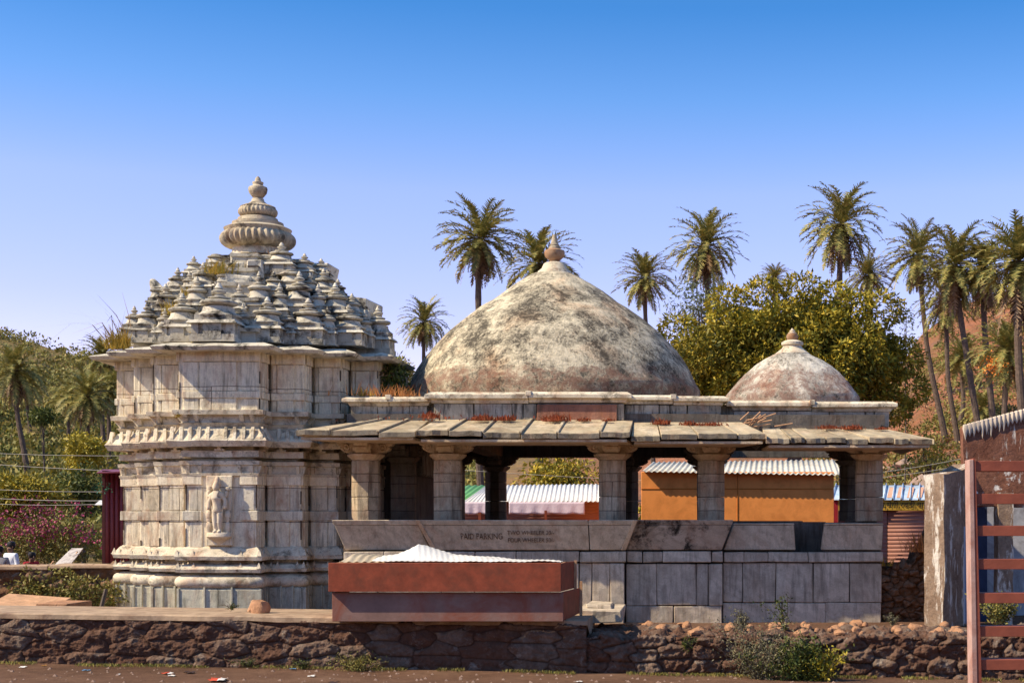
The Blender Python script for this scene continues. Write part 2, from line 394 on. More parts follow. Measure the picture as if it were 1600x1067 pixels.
# ------------------------------------------------------------------ rubble masonry sheets
def rubble_sheet(name, x0, x1, zb, zt, yf, mat, parent=None, depth=.5, cell=(.5, .24), amp=.09, res=.015, zvar=0, seed=1, topamp=0):
    """stones bulging out of one wall face; zb/zt may be functions of x; the sheet folds back over the top by `depth`"""
    r = np.random.default_rng(seed)
    nu = max(8, int((x1 - x0) / res)); zb_ = zb if callable(zb) else (lambda x: zb); zt_ = zt if callable(zt) else (lambda x: zt)
    H = max(zt_(x0), zt_((x0 + x1) / 2), zt_(x1)) - min(zb_(x0), zb_(x1)) + depth
    nv = max(8, int(H / res))
    u = np.linspace(x0, x1, nu); s = np.linspace(0, 1, nv)
    U, Sg = np.meshgrid(u, s)
    ZB = np.array([zb_(x) for x in u]); ZT = np.array([zt_(x) for x in u])
    Ln = (ZT - ZB) + depth; Vv = Sg * Ln[None, :]
    # jittered rows of cell points
    rows = int(H / cell[1]) + 3; P = []
    for k in range(-1, rows):
        x = x0 - cell[0]
        while x < x1 + cell[0]:
            w = cell[0] * r.uniform(.55, 1.5); P.append((x + w / 2, (k + .5) * cell[1] + r.uniform(-.36, .36) * cell[1], r.random())); x += w
    P = np.array(P); asp = cell[0] / cell[1] * .78
    f1 = np.full(U.shape, 1e9); f2 = f1.copy(); cid = np.zeros(U.shape)
    wob = np.vectorize(lambda a, b: mnoise.noise(Vector((a * 3, b * 5, seed))))(U[::1, ::1], Vv) if U.size < 260000 else 0
    for px_, pv, c in P:
        i0 = np.searchsorted(u, px_ - cell[0] * 2); i1 = np.searchsorted(u, px_ + cell[0] * 2)
        if i1 <= i0: continue
        sub = np.s_[:, i0:i1]
        d = np.hypot((U[sub] - px_) / asp + (wob[sub] * .12 if not np.isscalar(wob) else 0), Vv[sub] - pv)
        a = f1[sub]; b = f2[sub]; cc = cid[sub]
        cl = d < a
        f2[sub] = np.where(cl, a, np.minimum(b, d)); cid[sub] = np.where(cl, c, cc); f1[sub] = np.where(cl, d, a)
    edge = np.clip((f2 - f1) / (cell[1] * .42), 0, 1)
    h = amp * (edge ** .35) * (.45 + .9 * cid) - amp * .6
    if not np.isscalar(wob): h = h + wob * amp * .5 + amp * .75 * np.vectorize(lambda a, b: mnoise.fractal(Vector((a * 5, b * 6, seed + 9)), .8, 2.1, 4))(U, Vv)
    fine = r.standard_normal(U.shape) * .0025; h = h + fine
    hz = (ZT - ZB)[None, :]
    top = Vv > hz
    Y = np.where(top, yf + (Vv - hz), yf - h); Z = np.where(top, ZT[None, :] + h * (1 + topamp) - .02, ZB[None, :] + Vv)
    Y = np.where(top & (Vv - hz < .05), yf - h * .5, Y)
    Vt = np.stack([U, Y, Z], -1).reshape(-1, 3)
    idx = np.arange(nu * nv).reshape(nv, nu)
    Fc = np.stack([idx[:-1, :-1], idx[:-1, 1:], idx[1:, 1:], idx[1:, :-1]], -1).reshape(-1, 4)
    o = np_mesh(name, Vt, Fc, mat, parent, smooth=True)
    me = o.data
    for nm, arr in (('cell', cid), ('edge', edge)):
        at_ = me.attributes.new(nm, 'FLOAT', 'POINT'); at_.data.foreach_set('value', arr.astype(np.float32).ravel())
    return o

GZ = lambda x: ground_z(x, 26.9) - .06
wl = empty('retaining_wall', (-10, 27, 0), 'long low rubble stone wall with flat concrete coping along the dirt in front of the shrine', 'wall', 'low rubble walls along the road')
rubble_sheet('stone_face', -18.5, -1.92, GZ, lambda x: .80 - .012 * (x + 12), 26.98, M_rubble, wl, depth=.04, seed=3, cell=(.72, .27), amp=.06)
b = MB()
n = 70
for i in range(n):     # the coping: one worn concrete strip
    pass
rings = []
for i in range(n + 1):
    x = -18.5 + i * 16.6 / n; zt = .905 - .012 * (x + 12)
    ov = .05 + mnoise.noise(Vector((x * 1.3, 0, 0))) * .05; th = .10 + mnoise.noise(Vector((x * .9, 4, 0))) * .05
    rings.append([(x, 27 - ov, zt - th), (x, 27 - ov + .01, zt - .02), (x, 27.06 - ov, zt), (x, 29.0, zt + .01), (x, 29.0, -.02)])
b.loft(rings); b.build('coping', M_walk, wl)
wr = empty('retaining_wall', (3, 27, 0), 'ragged red earth and rubble wall under the pavilion with broken uneven top', 'wall', 'low rubble walls along the road')
rubble_sheet('stone_face', -1.92, 9.6, lambda x: -.45, lambda x: .47 + .07 * mnoise.noise(Vector((x * 2.1, 3, 0))) + .04 * mnoise.noise(Vector((x * 6, 3, 0))), 27.0, M_rubble, wr, depth=2.2, seed=9, cell=(.5, .24), amp=.09, topamp=.1)
# left: low wall behind the walkway
lw = empty('garden_wall', (-14, 33, .4), 'low dark old wall left of the shrine base with creepers and planks before it', 'wall')
rubble_sheet('stone_face', -22, -12.7, .42, lambda x: ZZ(887, 33) + .04 * mnoise.noise(Vector((x, 0, 0))), 33, M_rubble2, lw, depth=.6, seed=12, cell=(.7, .4), amp=.10, res=.035)
b = MB()
for x0, x1, z in ((-22, -14.35, .0), (-14.35, -12.75, .03)):
    b.box(x0, x1 - .02, 32.9, 33.7, ZZ(890, 33) + z, ZZ(886, 33) + z + .03, j=.02)
b.build('coping', M_walk, lw, bevel=.02)

# ------------------------------------------------------------------ the shrine
SC = Vector((-9.84, 33.43, .44))     # centre of the plan
BR = [.70, 1.43, 2.02, 2.64]
def plan(off=0., sc=1., cnt=None, br=BR, sub=.24, slot=0):
    a, b_, c, d = br
    q = [(a, -d), (a, -c), (b_, -c), (b_, -b_), (c, -b_), (c, -a), (d, -a)]
    KX = 1.055
    pts = []
    for k in range(4):
        ca, sa = round(math.cos(k * math.pi / 2)), round(math.sin(k * math.pi / 2))
        pts += [((x * ca - y * sa) * KX, x * sa + y * ca) for x, y in q]
    n = len(pts); out = []
    P = []
    for i in range(n):
        p0, p1, p2 = pts[i - 1], pts[i], pts[(i + 1) % n]
        def nr(a_, b__):
            dx, dy = b__[0] - a_[0], b__[1] - a_[1]; l = math.hypot(dx, dy); return (dy / l, -dx / l)
        n1, n2 = nr(p0, p1), nr(p1, p2)
        P.append(((p1[0] + off * (n1[0] + n2[0])) * sc, (p1[1] + off * (n1[1] + n2[1])) * sc))
    if not sub: return P
    if slot:
        P2, O2 = [], []
        for i in range(n):
            a_, c_, e_ = P[i - 1], P[i], P[(i + 1) % n]; t1 = Vector((c_[0] - a_[0], c_[1] - a_[1])).normalized(); t2 = Vector((e_[0] - c_[0], e_[1] - c_[1])).normalized()
            if t1.x * t2.y - t1.y * t2.x < 0:
                v = Vector(c_)
                for w_ in (v, v + t1 * .16, v + t1 * .16 + t2 * slot, v + t2 * slot): P2.append(tuple(w_)); O2.append(tuple(w_))
            else: P2.append(c_); O2.append(c_)
        P = P2; pts = O2; n = len(P)
    for i in range(n):
        p, q2 = P[i], P[(i + 1) % n]; o0, o1 = pts[i], pts[(i + 1) % n]
        m = max(1, int(math.hypot(o1[0] - o0[0], o1[1] - o0[1]) / sub))
        for k in range(m): out.append((p[0] + (q2[0] - p[0]) * k / m, p[1] + (q2[1] - p[1]) * k / m))
    return out
def mould(name, prof, mat, parent, jit=.012, sc=1., bevel=0, sub=.24, smooth=False, center=None, br=BR, slot=0):
    c = center or SC; b = MB(); rings = []
    for z, off in prof:
        ring = []
        for x, y in plan(off, sc, br=br, sub=sub, slot=slot):
            v = Vector((c.x + x, c.y + y, z)); v += mnoise.noise_vector(v * 2.3) * jit; ring.append(v)
        rings.append(ring)
    b.loft(rings); return b.build(name, mat, parent, bevel=bevel, smooth=smooth)
def edges(off=0., sc=1., br=BR):
    P = plan(off, sc, br=br, sub=0); out = []
    for i in range(len(P)):
        a, b_ = Vector((*P[i], 0)), Vector((*P[(i + 1) % len(P)], 0)); d = b_ - a; l = d.length; t = d / l; nn = Vector((t.y, -t.x, 0))
        mid = (a + b_) / 2
        if mid.y > .8 * sc: continue               # only the sides that can be seen
        out.append((a + Vector((SC.x, SC.y, 0)), t, nn, l))
    return out
def prism(b, a, t, nn, s0, s1, o0, o1, z0, z1, o0t=None, o1t=None, m=0):
    """a block on a wall edge from s0..s1 along it, standing o0..o1 off it"""
    o0t = o0 if o0t is None else o0t; o1t = o1 if o1t is None else o1t
    P = [a + t * s0 + nn * o1, a + t * s1 + nn * o1, a + t * s1 + nn * o0, a + t * s0 + nn * o0]
    Q = [a + t * s0 + nn * o1t, a + t * s1 + nn * o1t, a + t * s1 + nn * o0t, a + t * s0 + nn * o0t]
    b.hexa([(p.x, p.y, z0) for p in P] + [(p.x, p.y, z1) for p in Q], m)
def zf(py): return ZZ(py, 30.75)
shrine = empty('temple_shrine', SC, 'tall square marble shrine with stepped roof of bell spirelets and ribbed crown', 'temple')
plinth_o = mould('base_plinth', [(.3, .13), (zf(921), .13), (zf(918), .08)], M_base, shrine, sub=.3, bevel=.01)
b = MB()
for a, t, nn, l in edges(.13):
    if l > .55:
        for s in (.33, .66): prism(b, a, t, nn, l * s - .02, l * s + .02, -.02, .035, .3, zf(917))
    prism(b, a, t, nn, .0, .05, -.02, .02, .3, zf(919))
fuse(plinth_o, b.build('plinth_rib', M_base, shrine))
pr = [(zf(919), .04)]
for k in range(9):
    a_ = -math.pi / 2 + math.pi * k / 8; pr.append((zf(909) + .125 * math.sin(a_), .07 + .10 * math.cos(a_)))
pr.append((zf(898), .04)); mould('torus_moulding', pr, M_mould, shrine, smooth=True)
mo = mould('lower_cornice_moulding', [(zf(899), -.10), (zf(895), -.10), (zf(894), .15), (zf(889), .17), (zf(883), .09), (zf(880), -.09), (zf(875), -.09), (zf(875), .16), (zf(869), .18), (zf(861), .10), (zf(857), .06), (zf(854), .0)], M_mould, shrine, jit=.016)
b = MB()
for zz, o in ((zf(886), .15), (zf(866), .17)):
    for a, t, nn, l in edges(o):
        for s in ([.5] if l < .65 else [.2, .75]) + [.02]:
            c = l * s
            P = [a + t * (c - .05), a + t * (c + .05)]
            b.add([(P[0].x, P[0].y, zz - .03), (P[1].x, P[1].y, zz - .03), *[((p - nn * .10).x, (p - nn * .10).y, zz - .03) for p in P[::-1]],
                   *[((p - t * k - nn * .03).x, (p - t * k - nn * .03).y, zz + .06) for p, k in ((P[0], -.035), (P[1], .035))],
                   ((a + t * c - nn * .05).x, (a + t * c - nn * .05).y, zz + .11)],
                  [(0, 1, 5, 4), (4, 5, 6), (1, 2, 5), (0, 4, 3), (2, 3, 4, 5), (5, 2, 6), (4, 6, 3)])
fuse(mo, b.build('moulding_tooth', M_mould, shrine))
ZJ0, ZJ1 = zf(855), zf(742)
lo_w = mould('lower_wall', [(ZJ0 - .02, 0), (ZJ1 + .02, 0)], M_low, shrine, jit=.006, sub=.35, slot=.06)
b = MB()
for a, t, nn, l in edges(0):
    if abs(l) < .5: segs = [(.06, l - .06)]
    else: segs = [(.09, .06 + l * .2), (l * .30, l * .70), (l * .8, l - .03)]
    is_c = nn.y < -.9 and abs((a + t * l / 2).x - SC.x) < .1
    for q, (s0, s1) in enumerate(segs):
        if is_c and q == 1: continue
        pr_ = .042 if (q == 1 or len(segs) == 1) else .018
        prism(b, a, t, nn, s0, s1, -.02, pr_, ZJ0, zf(813)); prism(b, a, t, nn, s0, s1, -.02, pr_, zf(797), zf(757))
    if not is_c:
        prism(b, a, t, nn, -.05, l + .05, -.02, .055, zf(813), zf(798)); prism(b, a, t, nn, -.03, l + .03, -.02, .058, zf(757), ZJ1)
    else:
        for s0, s1 in ((-.05, l * .24), (l * .78, l + .05)):
            prism(b, a, t, nn, s0, s1, -.02, .055, zf(813), zf(798)); prism(b, a, t, nn, s0, s1, -.02, .058, zf(757), ZJ1)
b.jitter(.006); p_ = b.build('wall_pilaster', M_low, shrine); fuse(lo_w, p_); lo_w.modifiers.new('b', 'BEVEL').width = .01
mo = mould('bracket_band', [(zf(743), .065), (zf(739), .075), (zf(738), .04), (zf(727), .04), (zf(726), .09), (zf(720), .10), (zf(719), -.09), (zf(715), -.09), (zf(714), .08), (zf(704), .07), (zf(703), -.08), (zf(696), -.08)], M_mould, shrine, jit=.008)
b = MB()
for a, t, nn, l in edges(.05):
    for s in ([.12, .88] if l < .9 else [.08, .24, .76, .92]):
        c = l * s; prism(b, a, t, nn, c - .035, c + .035, -.02, .02, zf(739), zf(727), -.02, .06)
for a, t, nn, l in edges(.0):
    c = l * .5; prism(b, a, t, nn, c - .10, c + .10, -.02, .12, zf(704), zf(701)); prism(b, a, t, nn, c - .03, c + .03, -.02, .14, zf(702), zf(694), -.02, .2)
fuse(mo, b.build('carved_bracket', M_mould, shrine))
we = mould('wavy_eave', [(zf(697), .02), (zf(698), .25), (zf(689), .31), (zf(686), .28), (zf(678), .16), (zf(670), .10), (zf(668), .03)], M_mould, shrine, jit=.02)
b = MB()
for a, t, nn, l in edges(.28):
    m = max(2, int(l / .17))
    for k in range(m):
        if random.random() < .1: continue
        c = l * (k + .5) / m; w = .05
        pts = [(.015, .025, zf(688)), (-.04, .03, zf(681)), (-.09, .03, zf(675)), (-.14, .03, zf(669))]
        rr = []
        for o, hgt, z in pts:
            bs = a + t * (c + o * .25) + nn * o
            rr.append([((bs - t * w).x, (bs - t * w).y, z - .05), ((bs + t * w).x, (bs + t * w).y, z - .05), ((bs + t * w * .6).x, (bs + t * w * .6).y, z + hgt), ((bs - t * w * .6).x, (bs - t * w * .6).y, z + hgt)])
        b.loft(rr)
b.jitter(.012, 4); fuse(we, b.build('eave_rib', M_mould, shrine))
mo = mould('upper_bracket_band', [(zf(669), .03), (zf(662), .10), (zf(661), .12), (zf(660), .05), (zf(649), .05), (zf(648), .20), (zf(641), .21), (zf(640), .12)], M_mould, shrine, jit=.008)
b = MB()
for a, t, nn, l in edges(.05):
    for s in ([.12, .88] if l < .9 else [.06, .2, .8, .94]):
        c = l * s; prism(b, a, t, nn, c - .04, c + .04, -.02, .03, zf(660), zf(648), -.02, .16)
fuse(mo, b.build('carved_bracket', M_mould, shrine))
M_grime_shade = simple('black_grime_shade', (.06, .042, .03), .4, 12)
def seams(z0, z1, off, seed):  # dark corner strips: black grime, with gap shade put into the colour
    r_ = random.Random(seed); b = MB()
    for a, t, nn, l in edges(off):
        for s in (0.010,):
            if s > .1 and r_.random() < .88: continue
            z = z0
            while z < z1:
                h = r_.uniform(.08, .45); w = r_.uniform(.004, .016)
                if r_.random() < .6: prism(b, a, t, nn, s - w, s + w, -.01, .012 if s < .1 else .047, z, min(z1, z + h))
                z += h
    b.jitter(.008, 6); o = b.build('grime_shade_seam', M_grime_shade, shrine); o['kind'] = 'stuff'
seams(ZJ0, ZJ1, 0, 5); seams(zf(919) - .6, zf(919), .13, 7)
ZU0, ZU1 = zf(641), zf(549)
up_w = mould('upper_wall', [(ZU0 - .02, .10), (ZU1 + .05, .10)], M_wall, shrine, jit=.006, sub=.35, slot=.07)
b = MB()
for a, t, nn, l in edges(.10):
    segs = [(.09, l - .03)] if l < .5 else [(.10, l * .24), (l * .27, l * .72), (l * .78, l - .03)]
    for q, (s0, s1) in enumerate(segs):
        pr_ = .042 if len(segs) == 1 or q == 1 else .022
        prism(b, a, t, nn, s0, s1, -.02, pr_, ZU0, zf(623)); prism(b, a, t, nn, s0, s1, -.02, pr_, zf(611), zf(566))
    prism(b, a, t, nn, .08, l + .02, -.02, .050, zf(622.5), zf(611.5)); prism(b, a, t, nn, .08, l + .02, -.02, .055, zf(565), ZU1)
b.jitter(.005); fuse(up_w, b.build('wall_pilaster', M_wall, shrine)); up_w.modifiers.new('b', 'BEVEL').width = .01
mould('top_cornice', [(zf(551), .08), (zf(550.5), .50), (zf(545), .55), (zf(543), .50), (zf(537), .22), (zf(536), .05)], M_roof, shrine, jit=.022)
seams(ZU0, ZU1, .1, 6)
# stepped roof
ZR0, ZR1 = zf(537), ZZ(402, 33.0)
NT = 6
for k in range(NT):
    s0 = .93 - .108 * k; z0 = ZR0 + (ZR1 - ZR0) * k / NT; z1 = ZR0 + (ZR1 - ZR0) * (k + 1) / NT
    mould('roof_tier', [(z0 - .05, .0), (z1 - .10, -.02), (z1 - .09, .08), (z1 - .02, .10), (z1, -.1)], M_roof, shrine, sc=s0 * (.97 if k else 1), jit=.03, sub=.3)
def kuta(px, yb, yt, w, d, name='bell_spirelet', broken=0, rz=0):
    p = at(px, yb, d); h = (yb - yt + 4) * d / F; w = w * 1.12 * d / F; b = MB()
    # stepped box
    b.obox((p.x, p.y, p.z + h * .06), (w * 1.02, w * 1.02, h * .12), rz)
    b.obox((p.x, p.y, p.z + h * .17), (w * .84, w * .84, h * .24), rz)
    for sx_ in (-1, 1):
        for sy_ in (-1, 1): b.obox((p.x + sx_ * w * .40, p.y + sy_ * w * .40, p.z + h * .17), (w * .16, w * .16, h * .24), rz)
    b.obox((p.x, p.y, p.z + h * .17), (w * 1.02, w * .42, h * .24), rz)
    b.obox((p.x, p.y, p.z + h * .17), (w * .42, w * 1.02, h * .24), rz)
    b.obox((p.x, p.y, p.z + h * .32), (w * 1.16, w * 1.16, h * .055), rz, taper=.9)
    b.obox((p.x, p.y, p.z + h * .40), (w * .86, w * .86, h * .09), rz)
    b.jitter(.012, 4)
    prof = [(w * .50, h * .42), (w * .52, h * .445), (w * .41, h * .49), (w * .36, h * .54), (w * .35, h * .59), (w * .25, h * .595), (w * .25, h * .62), (w * .40, h * .63), (w * .44, h * .655), (w * .42, h * .685), (w * .33, h * .705), (w * .17, h * .71), (w * .17, h * .725), (w * .25, h * .735), (w * .25, h * .755), (w * .10, h * .78)]
    if broken < 1:
        prof += [(w * .09, h * .80), (w * .16, h * .83), (w * .17, h * .86), (w * .07, h * .895), (w * .10, h * .91), (w * .03, h * 1.0)]
    b.lathe(prof, p, 16, jit=.03)
    b.v = [tuple(v) for v in b.v]
    o = b.build(name, M_roof, shrine, smooth='auto'); return o
KU = [(210, 532, 482, 28, 32.7), (230, 537, 476, 34, 31.9), (285, 537, 462, 44, 31.5), (342, 537, 446, 60, 30.95), (418, 538, 468, 46, 31.4), (482, 541, 470, 50, 31.9), (545, 542, 480, 46, 32.4), (591, 556, 482, 40, 33.2),
      (206, 540, 496, 28, 33.4), (259, 506, 447, 32, 32.2), (308, 500, 436, 32, 32.0), (405, 503, 428, 36, 31.9), (468, 506, 428, 42, 32.2), (524, 512, 446, 40, 32.6), (374, 500, 448, 26, 31.7),
      (245, 490, 440, 22, 32.7), (278, 474, 422, 30, 32.6), (318, 468, 414, 34, 32.3), (455, 470, 412, 36, 32.5), (506, 476, 424, 36, 32.9), (350, 462, 420, 24, 32.2),
      (303, 440, 404, 24, 33.2), (338, 432, 391, 28, 32.9), (440, 432, 383, 38, 32.7), (476, 440, 400, 30, 33.0), (380, 538, 478, 26, 31.3), (450, 540, 484, 26, 31.6), (512, 541, 482, 26, 32.0), (570, 545, 488, 26, 32.8), (258, 538, 484, 26, 31.7), (437, 506, 446, 28, 31.9), (497, 508, 448, 26, 32.3), (550, 512, 462, 28, 32.9), (284, 508, 456, 24, 32.1), (428, 470, 428, 26, 32.2), (484, 474, 430, 26, 32.7), (296, 470, 428, 22, 32.4), (528, 478, 440, 26, 33.2), (345, 505, 452, 26, 31.6), (502, 440, 408, 26, 33.4), (420, 455, 418, 24, 32.6)]
for i, k in enumerate(KU): kuta(*k, broken=1 if i in (15, 22, 26) else 0)
def sblock(px0, px1, py0, py1, d, dep, m=M_roof, name='roof_stone', j=.05, parent=shrine, rx=0):
    b = MB(); a = at(px0, py1, d); c = at(px1, py0, d)
    b.box(a.x, c.x, d, d + dep, a.z, c.z, j=j)
    return b.build(name, m, parent, bevel=.03)
for q in [(352, 392, 430, 470, 32.1, .9), (362, 398, 396, 432, 32.5, 1.0), (356, 378, 412, 440, 32.3, .6), (386, 410, 408, 445, 32.3, .8), (372, 396, 470, 536, 31.6, 1.2), (398, 432, 398, 412, 32.9, 1.), (340, 372, 400, 412, 33, .8),
          (446, 510, 408, 436, 33.3, 1.1), (480, 512, 430, 470, 33.1, .9), (536, 576, 463, 488, 33.2, 1.4), (545, 580, 486, 540, 33.0, 1.0), (300, 345, 420, 440, 33, .6), (510, 540, 470, 505, 33.0, .8), (262, 300, 440, 470, 33.1, .8), (232, 262, 462, 500, 33, .8), (205, 240, 500, 540, 33.0, .6)]:
    sblock(*q)
b = MB(); p = at(396, 424, 32.28); b.box(p.x - .12, p.x + .12, p.y - .05, p.y + .1, p.z - .14, p.z + .12); b.build('niche_shade_block', M_niche_shade, shrine)  # solid dark block; a niche's shade is put into its colour
# crown
c = Vector((SC.x + .0, SC.y, 0)); ZC = lambda y: ZZ(y, 33.43)
b = MB(); k = 33.43 / F
b.lathe([(45 * k, ZC(402)), (40 * k, ZC(400)), (38 * k, ZC(388)), (38 * k, ZC(384))], c, 32)
b.build('crown_neck', M_mould, shrine, smooth='auto')
b = MB()
pr = []
for q in range(13):
    a_ = -math.pi / 2 + math.pi * q / 12; pr.append(((38 + 17 * math.cos(a_)) * k, ZC(375.5) + 14 * k * math.sin(a_), .11 * math.cos(a_) ** .5 if abs(math.cos(a_)) > .01 else 0))
b.lathe(pr, c, 180, rib=36)
for q in range(40):
    a_ = q * math.pi / 20; b.obox((c.x + 45 * k * math.cos(a_), c.y + 45 * k * math.sin(a_), ZC(362.5)), (.13, .11, .17), rz=a_, ry=.45)
b.build('ribbed_crown', M_crown, shrine, smooth='auto')
b = MB()
b.lathe([(38 * k, ZC(362)), (40 * k, ZC(358)), (39 * k, ZC(349)), (32 * k, ZC(348)), (30 * k, ZC(342)), (24 * k, ZC(340))], c, 40)
b.build('crown_disc', M_crown, shrine, smooth='auto')
b = MB(); pr = []
for q in range(11):
    a_ = -math.pi / 2 + math.pi * q / 10; pr.append(((19 + 10 * math.cos(a_)) * k, ZC(332) + 8.5 * k * math.sin(a_), .08 if 0 < q < 10 else 0))
b.lathe(pr, c, 140, rib=28)
for q in range(28):
    a_ = q * math.pi / 14; b.obox((c.x + 22.5 * k * math.cos(a_), c.y + 22.5 * k * math.sin(a_), ZC(325.5)), (.10, .07, .09), rz=a_, ry=.45)
b.build('small_ribbed_crown', M_crown, shrine, smooth='auto')
b = MB()
b.lathe([(20 * k, ZC(325)), (17 * k, ZC(321)), (10 * k, ZC(315)), (9 * k, ZC(311)), (6.5 * k, ZC(310)), (9 * k, ZC(308)), (13.5 * k, ZC(302)), (14.8 * k, ZC(296)), (13.8 * k, ZC(293)), (9 * k, ZC(291)), (7.5 * k, ZC(289)), (8.5 * k, ZC(287)), (8.3 * k, ZC(285)), (5 * k, ZC(284)), (3.8 * k, ZC(279)), (1.2 * k, ZC(276))], c, 28)
b.build('pot_finial', M_crown, shrine, smooth='auto')
# antarala roof and body linking the shrine to the pavilion
b = MB()
b.box(-7.5, -6.35, 33.6, 38.2, .4, ZZ(716, 33.5)); b.box(-6.4, -5.9, 37.6, 38.4, .4, ZZ(716, 38))
b.build('link_chamber_wall', M_inner, shrine)
b = MB()
b.box(XX(560, 34), XX(600, 34), 34, 35.4, 3.9, ZZ(556, 34), j=.08); b.box(XX(585, 34), XX(618, 34), 34.3, 35.3, 3.9, ZZ(580, 34.3), j=.1); b.box(XX(580, 34), XX(612, 34), 34.1, 35.0, 3.9, ZZ(560, 34.2), j=.1)
b.box(-8.2, -6.2, 33.9, 37.5, 3.6, 4.6, j=.05)
b.build('link_roof', M_para, shrine, bevel=.04)

# skin-built figures ----------------------------------------------------------------
def skin(name, verts, edg, radii, mats, parent=None, sub=2, root=0, origin=None, flat=None):
    me = bpy.data.meshes.new(name); me.from_pydata([tuple(v) for v in verts], edg, []); me.update()
    o = bpy.data.objects.new(name, me); COL.objects.link(o)
    o.modifiers.new('skin', 'SKIN'); sv = me.skin_vertices[0].data
    for i, r in enumerate(radii): sv[i].radius = (r, r) if not isinstance(r, tuple) else r
    sv[root].use_root = True
    sb = o.modifiers.new('sub', 'SUBSURF'); sb.levels = sub; sb.render_levels = sub
    dg = bpy.context.evaluated_depsgraph_get(); dg.update()
    m2 = bpy.data.meshes.new_from_object(o.evaluated_get(dg)); m2.name = name
    bpy.data.objects.remove(o)
    m2.materials.clear(); m2.materials.append(mats)
    m2.polygons.foreach_set('use_smooth', [True] * len(m2.polygons))
    return link_mesh(name, m2, parent, origin=origin)
M_fig = stone('carved_figure_stone', (.60, .48, .34), (.72, .61, .46), (.80, .71, .57), stain=.25, rust=.35, vein=0, streak=False)
fd = 30.62
def fp(x, y, o=0): v = at(x, y, fd); v.y += o; return v
b = MB()
b.box(XX(320.5, fd), XX(361, fd), 30.69, 30.9, ZZ(852, fd), ZZ(743, fd)); b.build('niche_slab', M_low, shrine, bevel=.01)
hk = fd / F
V_ = [fp(340.5, 796, .02), fp(340, 787, .0), fp(339.5, 778, -.02), fp(339.5, 771, -.01), fp(339, 767, 0), fp(338.5, 763, -.03), fp(339, 756, -.02), fp(339.5, 750, 0),
      fp(336.5, 800, .0), fp(337, 815, .0), fp(337.5, 829, .02), fp(337, 832, -.08), fp(344, 800, .0), fp(343.5, 815, .0), fp(343.5, 829, .02), fp(344, 832, -.08),
      fp(333, 773, .0), fp(327, 784, .0), fp(327.5, 797, -.03), fp(346, 773, .0), fp(353, 782, .0), fp(353, 796, -.03),
      fp(326, 775, .06), fp(326, 765, .05), fp(353, 775, .06), fp(353.5, 766, .05)]
E_ = [(0, 1), (1, 2), (2, 3), (3, 4), (4, 5), (5, 6), (6, 7), (0, 8), (8, 9), (9, 10), (10, 11), (0, 12), (12, 13), (13, 14), (14, 15), (3, 16), (16, 17), (17, 18), (3, 19), (19, 20), (20, 21), (16, 22), (22, 23), (19, 24), (24, 25)]
Rr = [.085, .065, .09, .08, .035, .062, .055, .022, .058, .05, .032, .035, .058, .05, .032, .035, .045, .034, .038, .045, .034, .038, .034, .036, .034, .036]
V_ = [Vector((SC.x + (v.x - SC.x) * 1.0, v.y - .03, v.z)) for v in V_]
rf = skin('relief_figure', V_, E_, [r_ * 1.32 for r_ in Rr], M_fig, shrine)
b = MB()
b.lathe([(.0, 0), (.20, 0), (.27, .05), (.26, .12), (.24, .14), (.0, .14)], fp(341, 842, .08), 16, sq=.75)
b.lathe([(.0, 0), (.05, .0), (.20, .14), (.0, .14)], fp(341, 852, .12), 12, sq=.7)
b.lathe([(.0, 0), (.055, .02), (.065, .05), (.05, .08), (.0, .09)], fp(354.5, 767, .04), 12, sq=.5); b.lathe([(.0, 0), (.055, .02), (.06, .06), (.045, .1), (.0, .11)], fp(326, 767, .04), 10, sq=.6)
for px in (325, 355):
    b.lathe([(.0, 0), (.05, .0), (.045, .1), (.06, .16), (.05, .24), (.025, .27), (.045, .31), (.03, .36), (0, .37)], fp(px, 835, .04), 10, sq=.7, jit=.1)
    b.lathe([(.0, 0), (.06, .0), (.07, .06), (.05, .13), (.0, .16)], fp(px, 808, .04), 10, sq=.7, jit=.2)
    b.lathe([(.0, 0), (.05, .0), (.045, .2), (.055, .36), (.0, .4)], fp(px + (1 if px > 340 else -1), 797, .07), 8, sq=.5, jit=.2)
b.lathe([(.07, 0), (.075, .02), (.06, .04), (.065, .06), (.05, .13), (.025, .17), (0, .18)], fp(339.2, 757, .02), 12)
b.build('figure_pedestal_and_attendants', M_fig, rf, smooth='auto')
b = MB(); gp = []
for q in range(15):
    a_ = math.pi * q / 14; gp.append(fp(341 - 8.5 * math.cos(a_), 790 + 26 * math.sin(a_), -.07 + .0 * q))
b.tube(gp, .011, 6); b.build('garland', M_fig, rf)
# small lion on the roof edge
lp = lambda x, y, o=0: at(x, y, 32.9) + Vector((0, o, 0))
skin('lion_figure', [lp(258, 456), lp(250, 454), lp(243, 448), lp(238, 441), lp(234, 442), lp(246, 464, -.05), lp(243, 471, -.08), lp(246, 464, .07), lp(243, 471, .08), lp(259, 464, -.05), lp(258, 471, -.08), lp(260, 464, .07), lp(259, 471, .08), lp(262, 452)],
     [(0, 1), (1, 2), (2, 3), (3, 4), (2, 5), (5, 6), (2, 7), (7, 8), (0, 9), (9, 10), (0, 11), (11, 12), (0, 13)], [.13, .12, .14, .14, .08, .06, .055, .06, .055, .07, .055, .07, .055, .03], M_roof, shrine, sub=1)

